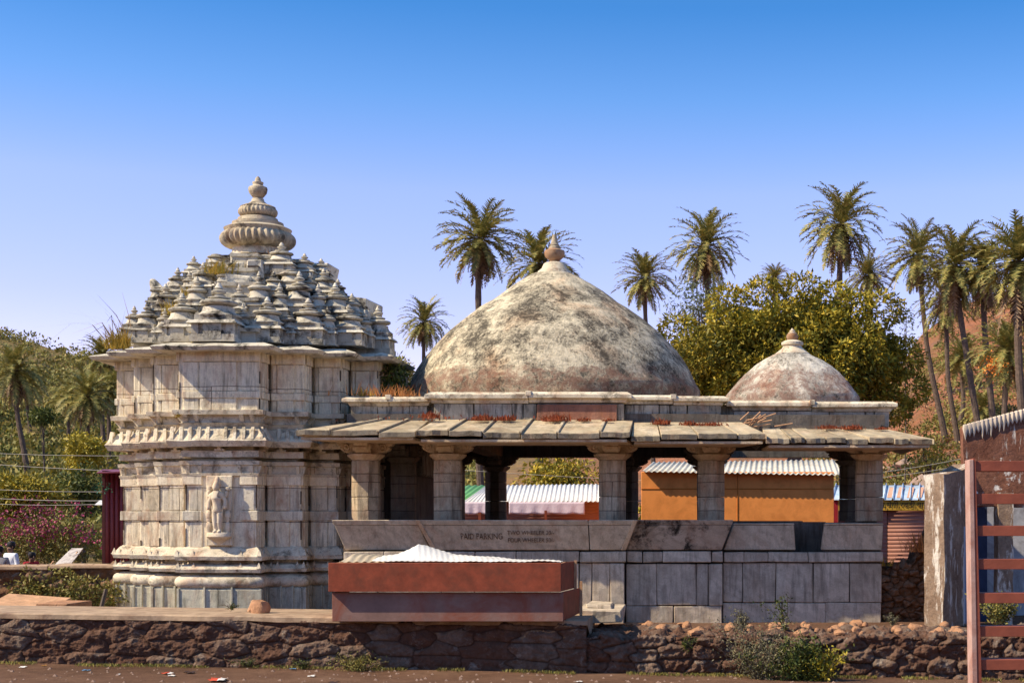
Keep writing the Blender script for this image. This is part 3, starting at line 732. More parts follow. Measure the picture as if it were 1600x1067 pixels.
# ------------------------------------------------------------------ the pavilion
hall = empty('temple_pavilion', (-3.26, 35, .44), 'open pillared stone pavilion under a big and a small weathered dome', 'pavilion')
def blk(b, px0, px1, py0, py1, d, dep=.3, g=.007, j=.010, m=0):
    a = at(px0, py1, d); c = at(px1, py0, d)
    o = random.uniform(-.008, .008)
    b.box(a.x + g, c.x - g, d + o, d + dep, a.z + g, c.z - g, m=m, j=j)
def row(b, xs, y0, y1, d, dep=.3):
    for x0, x1 in zip(xs, xs[1:]): blk(b, x0, x1, y0, y1, d, dep)
# plinth wall in blocks
b = MB()
row(b, [540, 590, 640, 690, 742, 806, 860, 905, 925, 953, 975], 879, 947, 30.67)
row(b, [538, 620, 700, 790, 870, 975], 947, 985, 30.66)
row(b, [978, 1026, 1088, 1107, 1128], 880, 946, 30.86)
row(b, [978, 1052, 1128], 946, 985, 30.85)
row(b, [1129, 1160, 1212, 1271, 1328, 1378], 879, 941, 31.0)
row(b, [1129, 1222, 1290, 1377], 941, 985, 30.99)
pw_ = b.build('plinth_wall', M_block, hall, bevel=.014)
b = MB()
row(b, [536, 600, 660, 742, 806, 905, 978], 861, 878, 30.60); row(b, [979, 1004, 1035, 1112, 1130], 861, 878.5, 30.78); row(b, [1131, 1163, 1200, 1263, 1380], 862, 878, 30.93)
b.build('plinth_ledge', M_block, hall, bevel=.014)
b = MB()
b.box(XX(536, 30.8), XX(975, 30.8), 30.85, 38.6, .3, ZZ(863, 30.8)); b.box(XX(975, 31), XX(1376, 31), 31.08, 38.0, .3, ZZ(863, 31))
b.build('plinth_core', M_inner, hall)
b = MB()     # corner pilaster strips
for px0, px1, d in ((953, 976, 30.63), (1108, 1129, 30.82)): blk(b, px0, px1, 880, 946, d, .1)
fuse(pw_, b.build('corner_strip', M_block, hall))
# slanting seat backs
def seat(px0, px1, pb0, pb1, d, mat, yt=812, yb=859, ygr=820, lean=.30, th=.22, name='seat_back'):
    b = MB(); zt, zb, zg = ZZ(yt, d), ZZ(yb, d), ZZ(ygr, d)
    X = lambda p: XX(p, d)
    def sec(x0, x1, z, o): return [(x0, d - o, z), (x1, d - o, z), (x1, d - o + th, z), (x0, d - o + th, z)]
    f = (zg - zb) / (zt - zb); xm0 = X(pb0) + (X(px0) - X(pb0)) * f; xm1 = X(pb1) + (X(px1) - X(pb1)) * f
    b.loft([sec(X(pb0), X(pb1), zb + .004, 0), sec(xm0, xm1, zg, lean * f), ])
    b.loft([sec(xm0 - .01, xm1 + .01, zg + .005, lean * f + .02), sec(X(px0), X(px1), zt, lean + .02)])
    b.jitter(.01, 2); return b.build(name, mat, hall, bevel=.012)
seat(524, 654, 540, 672, 30.7, M_seat)
seat(655, 920, 679, 921, 30.6, M_seat); seat(921.5, 992, 922.5, 970, 30.6, M_seat)
seat(996, 1145, 979, 1128, 30.78, M_seat_worn)
seat(1147, 1240, 1131, 1243, 31.0, M_seat, lean=.12, yt=817); seat(1288, 1379, 1283, 1378, 31.0, M_seat, lean=.12, yt=817)
for t0, t1, u0, u1 in ((654, 660, 675, 683), (990, 997, 970, 978)):
    b = MB()
    zt, zb = ZZ(812, 30.5), ZZ(859, 30.5)
    b.hexa([(XX(u0, 30.6), 30.57, zb), (XX(u1, 30.6), 30.57, zb), (XX(u1, 30.6), 30.8, zb), (XX(u0, 30.6), 30.8, zb), (XX(t0, 30.6), 30.25, zt), (XX(t1, 30.6), 30.25, zt), (XX(t1, 30.6), 30.5, zt), (XX(t0, 30.6), 30.5, zt)])
    b.build('seat_back_corner', M_cap, hall, bevel=.01)
b = MB(); b.box(-7.3, -2.0, 30.9, 31.5, .9, ZZ(816, 31)); b.box(-2.0, 2.15, 31.2, 31.6, .9, ZZ(816, 31)); b.box(2.82, 4.0, 31.1, 31.6, .9, ZZ(816, 31)); b.box(2.1, 2.9, 31.75, 31.95, .9, ZZ(815, 31.8)); b.box(-6.3, 2.9, 38.3, 38.9, .9, EYE - .06); b.box(3.6, 4.0, 31.7, 34.6, .9, EYE - .03)
b.build('seat_slab', M_inner, hall)
# painted notice
M_ink = simple('dark_hand_paint', (.15, .095, .065), .6, 14)
def text_mesh(name, body, size, loc, mat, parent, rx=90, shear=0, sx=1., origin=None, depth=.002, rz=0):
    cu = bpy.data.curves.new(name, 'FONT'); cu.body = body; cu.size = size; cu.extrude = depth; cu.shear = shear; cu.resolution_u = 3; cu.offset = .0
    o = bpy.data.objects.new(name, cu); COL.objects.link(o)
    dg = bpy.context.evaluated_depsgraph_get(); dg.update()
    me = bpy.data.meshes.new_from_object(o.evaluated_get(dg)); bpy.data.objects.remove(o)
    me.materials.clear(); me.materials.append(mat)
    for v_ in me.vertices: v_.co += Vector((mnoise.noise(v_.co * 22), mnoise.noise(v_.co * 22 + Vector((9, 9, 9))), 0)) * size * .07 if 'paint' in name else Vector((0, 0, 0))
    me.transform(Matrix.Translation(loc) @ Matrix.Rotation(R(rz), 4, 'Z') @ Matrix.Rotation(R(rx), 4, 'X') @ Matrix.Diagonal((sx, 1, 1, 1)))
    return link_mesh(name, me, parent, origin=origin)
tilt = 90 + math.degrees(math.atan(.30 / ((859 - 812) * 30.6 / F)))   # letters lie on the leaning slab
def on_slab(px, py):
    z = ZZ(py, 30.6); f = (z - ZZ(859, 30.6)) / (ZZ(812, 30.6) - ZZ(859, 30.6)); return Vector((XX(px, 30.6), 30.6 - .30 * f - .016, z))
text_mesh('painted_text', 'PAID PARKING', .20, on_slab(721, 842), M_ink, hall, rx=tilt, sx=.66)
text_mesh('painted_text', 'TWO WHEELER 20/-', .135, on_slab(794, 835), M_ink, hall, rx=tilt, sx=.80, shear=.1)
text_mesh('painted_text', 'FOUR WHEELER 50/-', .135, on_slab(794, 846.5), M_ink, hall, rx=tilt, sx=.78, shear=.1)
# columns
def column(px, d, w=42, ztop=None, lo=812, capw=88, mat=M_col, capm=M_cap, square=False, x=None, arms=True):
    x = XX(px, d) if x is None else x; zt = EYE + 1.62 if ztop is None else ztop; zb = EYE - .06; r = w * 30.9 / F / 2 / .924; h = zt - zb
    k = 30.9 / F; c = Vector((x, d, 0)); b = MB()
    zc = zt - 29 * k; cuts = [zb, zb + (zc - zb) * .40, zb + (zc - zb) * .78, zc]
    for z0, z1 in zip(cuts, cuts[1:]):
        ring = lambda z, rr: [(x + rr * math.cos(a), d + rr * math.sin(a), z) for a in [math.pi / 8 + i * math.pi / 4 for i in range(8)]]
        b.loft([ring(z0 + .004, r * .985), ring(z0 + .02, r), ring(z1 - .02, r), ring(z1 - .004, r * .985)])
    b.jitter(.008, 3); col = b.build('column', mat, hall, bevel=.008)
    b = MB()
    b.lathe([(r * .98, zc), (r * 1.0, zc + .02), (r * 1.3, zc + 7 * k), (r * 1.32, zc + 10 * k), (r * .9, zc + 10.1 * k)], c, 8 if not square else 8)
    W = capw * k / 2; cw = 11 * k
    b.lathe([(0, zc + 9 * k), (14 * k, zc + 9 * k), (14 * k, zt), (0, zt)], c, 8)
    for ang in (0, 1, 2, 3):
        M_ = Matrix.Rotation(ang * math.pi / 2, 3, 'Z')
        prof = [(13, 10), (22, 10.5), (30, 12.5), (37, 16), (40, 20), (37, 21.5), (42, 23), (44.5, 26), (44.5, 29), (13, 29)]
        rings = [[c + M_ @ Vector((p * k * (1 if abs(yy) < cw else .97), yy, 0)) + Vector((0, 0, zc + (q if q > 12 else q + .4) * k)) for p, q in prof] for yy in (cw, cw * .8, -cw * .8, -cw)]
        b.loft(rings)
        for s_ in (-1, 1):
            pc = c + M_ @ Vector((29 * k, s_ * cw, 0)) + Vector((0, 0, zc + 20 * k)); ax = M_ @ Vector((0, s_, 0)); u = M_ @ Vector((1, 0, 0)); rings = []
            for rr, oo in ((6.5 * k, -.01), (6.5 * k, .025), (5 * k, .045), (4.4 * k, .02), (2.4 * k, .02), (2. * k, .05), (.4 * k, .05)):
                rings.append([pc + ax * oo + (u * math.cos(t) + Vector((0, 0, 1)) * math.sin(t)) * rr for t in [i * math.pi / 6 for i in range(12)]])
            b.loft(rings)
    for ang in (0, 1):
        b.obox((x, d, zc + 14.5 * k), (42 * k, 24 * k, 9 * k), rz=ang * math.pi / 2); b.obox((x, d, zc + 24 * k), (47 * k, 27 * k, 10 * k), rz=ang * math.pi / 2)
    b.jitter(.010, 3)
    cp = b.build('capital', capm, col, bevel=.01); return col
for px, d in ((572, 31.3), (700, 31.15), (957, 31.15), (1111, 31.35), (1358, 31.35)): column(px, d)
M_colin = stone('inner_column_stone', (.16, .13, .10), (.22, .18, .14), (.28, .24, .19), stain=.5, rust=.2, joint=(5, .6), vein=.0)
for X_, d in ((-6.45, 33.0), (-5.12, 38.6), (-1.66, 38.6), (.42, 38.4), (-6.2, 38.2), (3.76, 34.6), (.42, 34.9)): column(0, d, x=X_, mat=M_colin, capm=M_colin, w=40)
# beams, ceiling
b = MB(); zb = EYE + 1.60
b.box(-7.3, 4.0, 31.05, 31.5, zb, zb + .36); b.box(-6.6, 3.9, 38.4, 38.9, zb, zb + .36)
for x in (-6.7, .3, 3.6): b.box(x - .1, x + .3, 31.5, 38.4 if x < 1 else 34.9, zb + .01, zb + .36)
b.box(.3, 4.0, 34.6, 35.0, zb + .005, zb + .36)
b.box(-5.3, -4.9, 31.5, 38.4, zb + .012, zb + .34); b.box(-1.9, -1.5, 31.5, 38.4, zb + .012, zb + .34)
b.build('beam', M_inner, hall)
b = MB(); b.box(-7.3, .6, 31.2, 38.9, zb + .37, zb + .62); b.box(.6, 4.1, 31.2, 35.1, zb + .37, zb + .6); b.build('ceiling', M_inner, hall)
# eaves
M_lip = stone('mossy_eave_lip', (.16, .13, .09), (.24, .20, .15), (.36, .31, .23), stain=.8, rust=.15, vein=0, streak=False)
def eave(px0, px1, d0, d1, z_in, ylip, corner0, corner1, wslab=.62, name='eave', ragged=.0, rib=True, drop=8.5):
    """sloping slabs from the wall at depth d1 down to the lip at depth d0; corner0/1: how far the lip runs past the wall ends"""
    x0, x1 = XX(px0, d0), XX(px1, d0); zl0, zl1 = ZZ(ylip[0], d0), ZZ(ylip[1], d0); th = drop * d0 / F
    ix0, ix1 = x0 + corner0, x1 - corner1
    n = max(3, int((x1 - x0) / wslab)); b = MB(); rb = MB(); so = EYE + 1.625
    ts = [0] + sorted(min(.985, max(.015, (i + random.uniform(-.18, .18)) / n)) for i in range(1, n)) + [1]
    for i, (t0, t1) in enumerate(zip(ts, ts[1:])):
        g = .012; a0 = x0 + (x1 - x0) * t0 + g; a1 = x0 + (x1 - x0) * t1 - g; c0 = ix0 + (ix1 - ix0) * t0 + g * .6; c1 = ix0 + (ix1 - ix0) * t1 - g * .6
        zl = zl0 + (zl1 - zl0) * (t0 + t1) / 2 + random.uniform(-.018, .018) * (1 + ragged); zi = z_in + random.uniform(-.015, .015)
        dl = d0 + random.uniform(-.02, .03) + ragged * random.uniform(0, .12)
        m = 4; tp = []; 
        for q in range(m + 1):
            f = q / m; xx = a0 + (a1 - a0) * f; tp.append((xx, dl + random.uniform(0, .03 + ragged * .08), zl + random.uniform(-.01, .01)))
        V = []; 
        for q in range(m + 1): V.append((tp[q][0], tp[q][1], tp[q][2] - th))
        for q in range(m + 1): V.append(tp[q])
        for q in range(m + 1): V.append((c0 + (c1 - c0) * q / m, d1, zi))
        for q in range(m + 1): V.append((c0 + (c1 - c0) * q / m, d1, zi - th * 1.1))
        fs = []; lip = []; k = m + 1
        for r_ in range(4):
            for q in range(m): (lip if r_ == 0 else fs).append([r_ * k + q, r_ * k + q + 1, ((r_ + 1) % 4) * k + q + 1, ((r_ + 1) % 4) * k + q])
        fs += [[0, k, 2 * k, 3 * k], [m, 3 * k + m, 2 * k + m, k + m]]
        b.add(V, fs); kk_ = len(b.v) - len(V)
        for f_ in lip: b.f.append([v_ + kk_ for v_ in f_]); b.mi.append(1)
        if rib and i and random.random() > ragged * .9:
            w = .035; hh = .045
            p0 = Vector((a0 - g, dl + .02, zl)); p1 = Vector((c0 - g * .6, d1, zi))
            rb.loft([[p0 + Vector((-w, 0, 0)), p0 + Vector((w, 0, 0)), p0 + Vector((w, 0, hh)), p0 + Vector((-w, 0, hh))], [p1 + Vector((-w, 0, 0)), p1 + Vector((w, 0, 0)), p1 + Vector((w, 0, hh)), p1 + Vector((-w, 0, hh))]])
    # flat soffit and the hipped end slabs
    o = b.build(name, [M_eave, M_lip], hall, bevel=.01)
    b2 = MB(); z1 = min(zl0, zl1) - th - .005
    b2.hexa([(x0 + .08, d0 + .1, z1 - .05), (x1 - .08, d0 + .1, z1 - .05), (ix1, d1 + .1, z1 - .05), (ix0, d1 + .1, z1 - .05), (x0 + .08, d0 + .1, z1), (x1 - .08, d0 + .1, z1), (ix1, d1 + .1, z1), (ix0, d1 + .1, z1)])
    b2.build('soffit', M_cap, o)
    e = MB()
    for xe, xi, s_ in ((x0, ix0, -1), (x1, ix1, 1)):
        if abs(xe - xi) < .05: continue
        zl = zl0 if s_ < 0 else zl1; ye = d1 + 3.2
        for k in range(5):
            ya0 = d0 + (ye - d0) * k / 5 + .01; ya1 = d0 + (ye - d0) * (k + 1) / 5 - .01; yi0 = max(d1, ya0) if k else d1; yi1 = max(d1 + .05, ya1)
            P = [(xe, ya0, zl - th), (xe, ya1, zl - th), (xi, yi1, z_in - th), (xi, yi0, z_in - th), (xe, ya0, zl), (xe, ya1, zl), (xi, yi1, z_in), (xi, yi0, z_in)]
            if s_ < 0: P = [P[q] for q in (0, 3, 2, 1, 4, 7, 6, 5)]
            e.hexa(P)
    if e.v: e.build('hip_slab', M_eave, o, bevel=.01)
    if rb.v: fuse(o, rb.build('joint_rib', M_eave, hall))
    return o
ZI = ZZ(657, 31.1)
eave(462, 650, 29.6, 31.1, ZZ(657, 31.1), (672, 674), 1.0, .0)
eave(650, 985, 29.55, 31.1, ZZ(656, 31.1), (673, 677), .12, .0, ragged=.35)
eave(985, 1198, 29.62, 31.1, ZZ(660, 31.1), (680, 678), .0, .45, ragged=.5)
eave(1196, 1460, 29.66, 31.2, ZZ(668, 31.2), (683, 686), .0, .9, rib=False, ragged=.3, wslab=.42)
# parapet walls with cornices
def parapet(px0, px1, y_base, y_wall, y_top, d, cuts, cm=None, ov=.16):
    b = MB(); row(b, [px0] + cuts + [px1], y_wall, y_base, d, .35); w = b.build('parapet_wall', [cm or M_para], hall, bevel=.012)
    b = MB(); X0, X1 = XX(px0, d), XX(px1, d); zt, zw = ZZ(y_top, d - ov), ZZ(y_wall, d)
    n = max(2, int((X1 - X0 + 2 * ov) / 1.5))
    for i in range(n):
        a = X0 - ov + (X1 - X0 + 2 * ov) * i / n + .006; c = X0 - ov + (X1 - X0 + 2 * ov) * (i + 1) / n - .006
        o0 = ov * .25 if i == 0 else 0; o1 = ov * .25 if i == n - 1 else 0; j = random.uniform(-.015, .015)
        sec = lambda z, o, q: [(a + (o if i == 0 else 0), d - ov + o, z), (c - (o if i == n - 1 else 0), d - ov + o, z), (c - (o if i == n - 1 else 0), d + q, z), (a + (o if i == 0 else 0), d + q, z)]
        h = zt - zw
        b.loft([sec(zw + j, ov * .8, 3.3 if i in (0, n - 1) else .5), sec(zw + h * .35 + j, .1, .5), sec(zw + h * .4 + j, .0, .5), sec(zw + h * .75 + j, 0., .5), sec(zt + j, .10, .5)])
        if i: b.obox((a, d - ov + .04, zt - .03), (.12, .12, .10), m=0)
    b.jitter(.012, 3); b.build('parapet_cornice', M_mould, w, bevel=.008)
parapet(548, 668, 657, 633, 618, 31.3, [590, 640])
parapet(677, 976, 657, 630, 612, 31.1, [740, 800, 818, 838, 965])
parapet(976, 1128, 661, 632, 617, 31.25, [1030, 1047, 1074], ov=.14)
parapet(1146, 1390, 668, 642, 626, 31.5, [1166, 1230, 1296, 1352, 1366], cm=M_block)
b = MB(); a = at(839, 657, 31.08); c = at(964, 632, 31.08); b.box(a.x, c.x, 31.05, 31.1, a.z, c.z, j=.004); b.build('red_stained_block', stone('red_stained_stone', (.28, .12, .08), (.36, .16, .10), (.42, .24, .17), stain=.5, rust=.5, vein=0), hall, bevel=.01)
b = MB(); zt = EYE + 2.58
b.box(XX(548, 31.4), XX(1120, 31.4), 31.5, 38.7, zb + .6, ZZ(622, 31.3)); b.box(XX(1100, 31.5), XX(1388, 31.5), 31.6, 35.0, zb + .6, ZZ(632, 31.6))
b.build('roof_slab', M_para, hall, bevel=.03)
# domes
D1 = Vector((-3.25, 35, 0)); k = 35 / F
prof = [(229, 640), (229, 612), (221, 599), (212, 581), (200, 563), (186, 545), (170, 527), (150, 510), (133, 497), (117, 485), (95, 470), (75, 455), (55, 443), (36, 432), (26, 428)]
b = MB(); rings_p = []
for r_, y in prof: rings_p.append((r_ * k, ZZ(y, 35)))
fine = []
for (r0, z0), (r1, z1) in zip(rings_p, rings_p[1:]):
    for q in range(4): fine.append((r0 + (r1 - r0) * q / 4, z0 + (z1 - z0) * q / 4))
fine.append(rings_p[-1])
b.lathe([(r_, z) for r_, z in fine], D1, 120); b.jitter(.035, .9); b.jitter(.012, 4)
do = b.build('main_dome', M_dome, None, smooth=True)
def adopt(o, parent, org):
    o.data.transform(Matrix.Translation(-Vector(org))); o.parent = parent; o.location = Vector(org) - root_loc(parent); return o
adopt(do, hall, (D1.x, D1.y, ZZ(614, 31.1)))
b = MB()
def fin(items, D, d):
    kk = d / F; b.lathe([(r_ * kk, ZZ(y, d)) for r_, y in items], D, 28)
fin([(34, 434), (33, 430), (27, 428), (26, 425), (20, 420), (17, 413), (14, 411), (10, 410)], D1, 35); o = b.build('dome_collar', M_mould, do if False else hall, smooth='auto')
b = MB(); fin([(8, 411), (7, 408), (10, 406), (15, 401), (16, 396), (15.5, 392), (11, 390), (9, 389)], D1, 35); b.build('clay_pot', M_clay, hall, smooth='auto')
b = MB(); fin([(9, 390), (9.5, 388), (9, 386), (7, 385), (7.5, 383), (6, 381), (4.5, 375), (3.4, 369), (3, 367)], D1, 35); b.build('finial_spike', M_crown, hall, smooth='auto')
D2 = Vector((XX(1238, 33.2), 33.2, 0)); k2 = 33.2 / F
prof = [(106, 645), (106, 622), (98, 612), (86, 597), (74, 584), (60, 572), (46, 563), (33, 557), (26, 554)]
b = MB(); fine = []
pp = [(r_ * k2, ZZ(y, 33.2)) for r_, y in prof]
for (r0, z0), (r1, z1) in zip(pp, pp[1:]):
    for q in range(4): fine.append((r0 + (r1 - r0) * q / 4, z0 + (z1 - z0) * q / 4))
fine.append(pp[-1]); b.lathe(fine, D2, 80); b.jitter(.03, 1.3); b.jitter(.01, 5)
do2 = b.build('small_dome', M_dome2, None, smooth=True); adopt(do2, hall, (D2.x, D2.y, ZZ(627, 33.2)))
b = MB(); fin([(28, 558), (27, 553), (22, 549), (17, 545), (14, 541), (17, 539), (17, 535), (13, 533), (7, 531)], D2, 33.2); b.build('dome_collar', M_mould, hall, smooth='auto')
b = MB(); fin([(5, 533), (8.5, 530), (9.5, 526), (8, 522), (5, 521)], D2, 33.2); b.build('clay_pot', M_clay, hall, smooth='auto')
b = MB(); fin([(6, 522), (6.5, 520), (4, 519), (4.5, 517), (2, 515), (1, 513)], D2, 33.2); b.build('finial_spike', M_mould, hall, smooth='auto')
#PART2
# ------------------------------------------------------------------ foliage builders
def unit(v): return v / np.maximum(1e-9, np.linalg.norm(v, axis=-1, keepdims=True))
def leaf_arrays(C, Dr, Ln, Wd, r):
    n = len(C); side = unit(np.cross(Dr, unit(r.standard_normal((n, 3)))))
    Ln = np.broadcast_to(np.asarray(Ln, float), (n,))[:, None]; Wd = np.broadcast_to(np.asarray(Wd, float), (n,))[:, None]
    nn = np.cross(Dr, side)
    m = C + Dr * Ln * .5 + nn * Ln * .06
    V = np.stack([C, m - side * Wd * .5, C + Dr * Ln, m + side * Wd * .5], 1).reshape(-1, 3)
    return V, np.arange(4 * n).reshape(n, 4)
def leaves_obj(name, C, Dr, Ln, Wd, mat, parent=None, seed=0, origin=None):
    V, Fc = leaf_arrays(C, Dr, Ln, Wd, np.random.default_rng(seed)); return np_mesh(name, V, Fc, mat, parent, origin)
def blob_leaves(blobs, per, r, up=.25, shell=.55):
    """blobs: (cx,cy,cz,rad); leaves in the outer part of every blob, pointing outward and a bit down"""
    Cs, Ds = [], []
    for x, y, z, rad in blobs:
        n = int(per * rad ** 2); d = unit(r.standard_normal((n, 3))); rr = rad * (shell + (1 - shell) * r.random((n, 1)) ** .6)
        C = np.array([x, y, z]) + d * rr * np.array([1, 1, .82]); D = unit(d + .8 * r.standard_normal((n, 3)) + np.array([0, 0, -up]))
        Cs.append(C); Ds.append(D)
    return np.concatenate(Cs), np.concatenate(Ds)
def crown_blobs(c, rx, ry, rz, n, r, br=(.5, 1.), flat=0.):
    out = []
    for i in range(n):
        d = unit(r.standard_normal(3)); q = r.random() ** .4; p = np.array(c) + d * q * np.array([rx, ry, rz])
        if p[2] < c[2] - rz * .8 and flat: p[2] = c[2] - rz * .6
        out.append((*p, r.uniform(*br)))
    return out
MF_mango = leafm('mango_leaves', [(.09, .10, .015), (.20, .19, .02), (.38, .30, .03), (.52, .37, .035), (.12, .13, .02)])
MF_dark = leafm('dark_leaves', [(.03, .05, .012), (.06, .09, .02), (.10, .12, .02), (.17, .16, .03)])
MF_grey = leafm('grey_green_leaves', [(.09, .11, .06), (.14, .17, .09), (.20, .21, .10), (.12, .12, .08)])
MF_yellow = leafm('yellow_leaves', [(.32, .26, .02), (.45, .36, .03), (.22, .20, .03), (.55, .42, .05)])
MF_scrub = leafm('scrub_leaves', [(.13, .13, .035), (.22, .20, .05), (.30, .24, .06), (.16, .18, .04), (.38, .27, .08)])
MF_dry = leafm('dry_leaves', [(.30, .17, .08), (.42, .25, .12), (.24, .14, .09), (.5, .33, .18)])
MF_redleaf = leafm('red_fern_leaves', [(.30, .07, .03), (.42, .11, .05), (.22, .06, .03), (.5, .2, .1)])
MF_palm = leafm('palm_fronds', [(.13, .14, .04), (.21, .21, .06), (.32, .28, .08), (.44, .34, .11)], trans=.2)
MF_palmdry = leafm('dry_palm_fronds', [(.22, .13, .07), (.34, .21, .11), (.16, .10, .06), (.42, .28, .15)], trans=.15)
MF_pink = leafm('bougainvillea_bracts', [(.34, .04, .10), (.45, .07, .17), (.28, .04, .07), (.48, .14, .22)])
MF_grass = leafm('golden_grass', [(.50, .33, .05), (.62, .42, .08), (.36, .27, .05), (.30, .28, .06)])
MF_orange = leafm('orange_grass', [(.50, .18, .06), (.6, .28, .10), (.36, .16, .06)])
M_bark = simple('palm_bark', (.12, .085, .065), .45, 7, bump=1.)
M_wood = simple('tree_bark', (.12, .09, .07), .3, 5, bump=.8)

# palms: crown meshes are made in a few variants and shared
def frond_set(r, nf, e0, e1, L0, L1, droop, nl=24, wid=.055, ll=.34):
    Vs, Fs = [], []; k = 0
    for i in range(nf):
        az = i * 2.39996 + r.uniform(-.25, .25); f = (i + .5) / nf; el = R(e0 + (e1 - e0) * f) + r.uniform(-.12, .12); Lf = r.uniform(L0, L1)
        t = np.linspace(0, 1, nl + 2); a = el - droop * t ** 1.5 * (1.1 if el > 0 else .55) * r.uniform(.75, 1.25)
        a = np.maximum(a, -1.52)
        ds = Lf / (nl + 1); h = np.concatenate([[0], np.cumsum(np.cos(a[:-1]) * ds)]); z = np.concatenate([[0], np.cumsum(np.sin(a[:-1]) * ds)])
        ca, sa = math.cos(az), math.sin(az); P = np.stack([h * ca, h * sa, z], -1); tg = unit(np.gradient(P, axis=0)); sd_ = np.array([-sa, ca, 0]); nm = np.cross(tg, sd_)
        # rachis
        w = .022
        for q in range(nl + 1):
            Vs += [P[q] - sd_ * w, P[q] + sd_ * w, P[q + 1] + sd_ * w * .8, P[q + 1] - sd_ * w * .8]; Fs.append((k, k + 1, k + 2, k + 3)); k += 4
        for q in range(2, nl + 1):
            tt = q / (nl + 1); l = ll * (math.sin(math.pi * min(1, tt * .93 + .08)) ** .6) * r.uniform(.85, 1.1)
            for s_ in (-1, 1):
                d = unit(sd_ * s_ * .9 + tg[q] * .75 + nm[q] * r.uniform(-.35, .15) * (-1) + r.standard_normal(3) * .10)
                c = P[q]; wv = tg[q] * wid * .5
                Vs += [c - wv, c + wv, c + d * l + wv * .15, c + d * l - wv * .15]; Fs.append((k, k + 1, k + 2, k + 3)); k += 4
    return np.array(Vs), np.array(Fs)
PALM = []
for vi in range(5):
    r = np.random.default_rng(50 + vi)
    A = frond_set(r, 74, 84, -55, 2.5, 3.2, 1.15, wid=.13, ll=.42); Bd = frond_set(r, 34, -50, -86, 1.6, 2.6, .8, nl=16, wid=.11, ll=.28)
    mA = np_mesh('crown', *A, MF_palm); mB = np_mesh('dead_frond_skirt', *Bd, MF_palmdry)
    PALM.append((mA.data, mB.data)); bpy.data.objects.remove(mA); bpy.data.objects.remove(mB)
PALM_USED = set()
def palm(px, py, rpx, bx, by, label, group='tall date palms', var=0, Rm=2.45, skirt=1., d=None):
    Rm = Rm; d = d or F * Rm / rpx; sc = rpx * 1.1 * d / F / 2.45
    c = at(px, py, d); foot = at(bx, by, d)
    zt = T(foot.x, foot.y) if d > 50 else .45
    base = Vector((foot.x + (foot.x - c.x) * .1, d, min(zt, foot.z) - .2))
    root = empty('date_palm', (base.x, base.y, base.z + .2), label, 'palm tree', group)
    mA, mB = PALM[var % 5]
    for nm, me, s_ in (('crown', mA, 1), ('dead_frond_skirt', mB, skirt)):
        if s_ <= 0: continue
        o = bpy.data.objects.new(nm, me); COL.objects.link(o); o.parent = root; o.location = c - root.location
        o.scale = (sc * (s_ if nm != 'crown' else 1),) * 3; o.rotation_euler = (random.uniform(-.16, .16), random.uniform(-.16, .16), random.uniform(0, 6.28)); o.scale.z *= random.uniform(.86, 1.12)
    b = MB(); path = []; rad = []; n = 26
    for i in range(n + 1):
        f = i / n; p = base.lerp(c, f); bend = math.sin(f * math.pi) * .25 * sc * (1 if bx > px else -1)
        p += Vector((-bend + .05 * math.sin(f * 9 + px), 0, 0)); path.append(p); rad.append(sc * (.16 + .08 * (1 - f) ** 3 + (.05 if f > .93 else 0) + .02 * (i % 2)))
    b.tube(path, rad, 9); b.build('trunk', M_bark, root); return root
palm(750, 372, 64, 757, 486, 'tall lone date palm with full round crown left of the big dome top', var=0, skirt=1.1)
palm(842, 412, 60, 850, 480, 'date palm crown peeking from behind the clay pot finial of the big dome', var=1, skirt=.6)
palm(663, 503, 38, 673, 552, 'small date palm at the left shoulder of the big dome', var=2, Rm=2.2)
palm(1008, 434, 45, 1028, 520, 'middle sized date palm just right of the big dome with slanting trunk', var=3)
palm(1103, 384, 56, 1140, 500, 'date palm with thick brown skirt leaning over the golden mango tree', var=4, skirt=1.25)
palm(1313, 350, 61, 1321, 470, 'tallest date palm rising above the small dome and the mango tree', var=1, skirt=1.2)
palm(1357, 430, 38, 1349, 520, 'short date palm tucked just below and right of the tallest palm', var=2, Rm=2.2)
palm(1210, 436, 25, 1212, 520, 'tip of a far date palm barely showing over the mango tree', var=3, Rm=2.2, skirt=.5)
palm(1433, 398, 50, 1475, 650, 'slender date palm with long kinked trunk, leftmost of the right hand grove', group='date palms of the grove on the red slope', var=0)
palm(1477, 470, 46, 1496, 660, 'short palm with twin dark trunks below the grove crowns', group='date palms of the grove on the red slope', var=4, Rm=2.2)
palm(1492, 414, 60, 1545, 660, 'grove palm with leaning trunk and pale drooping fronds', group='date palms of the grove on the red slope', var=1, skirt=1.3)
palm(1537, 418, 60, 1562, 660, 'grove palm with straight thick trunk beside the edge palm', group='date palms of the grove on the red slope', var=3, skirt=1.2)
palm(1594, 408, 80, 1612, 640, 'biggest grove palm cut off by the right edge with hanging dry fronds', group='date palms of the grove on the red slope', var=2, skirt=1.4)
palm(1500, 560, 42, 1500, 600, 'low trunkless palm on the bare red slope behind the grove trunks', group='low palms on the red slope', var=0, Rm=2.2, skirt=.3)
palm(1572, 548, 58, 1578, 680, 'low bushy palm with orange fruit above the scalloped wall', group='low palms on the red slope', var=4, Rm=2.3, skirt=.9, d=80)
palm(1535, 636, 34, 1537, 665, 'tiny low palm just above the left end of the scalloped wall', group='low palms on the red slope', var=1, Rm=1.6, skirt=.3)
palm(24, 578, 47, 45, 730, 'left grove palm with long leaning trunk nearest the left edge', group='date palms on the left hillside', var=1, skirt=1.2)
palm(42, 600, 32, 56, 730, 'second palm close behind the leaning palm at the left edge', group='date palms on the left hillside', var=3, Rm=2.2)
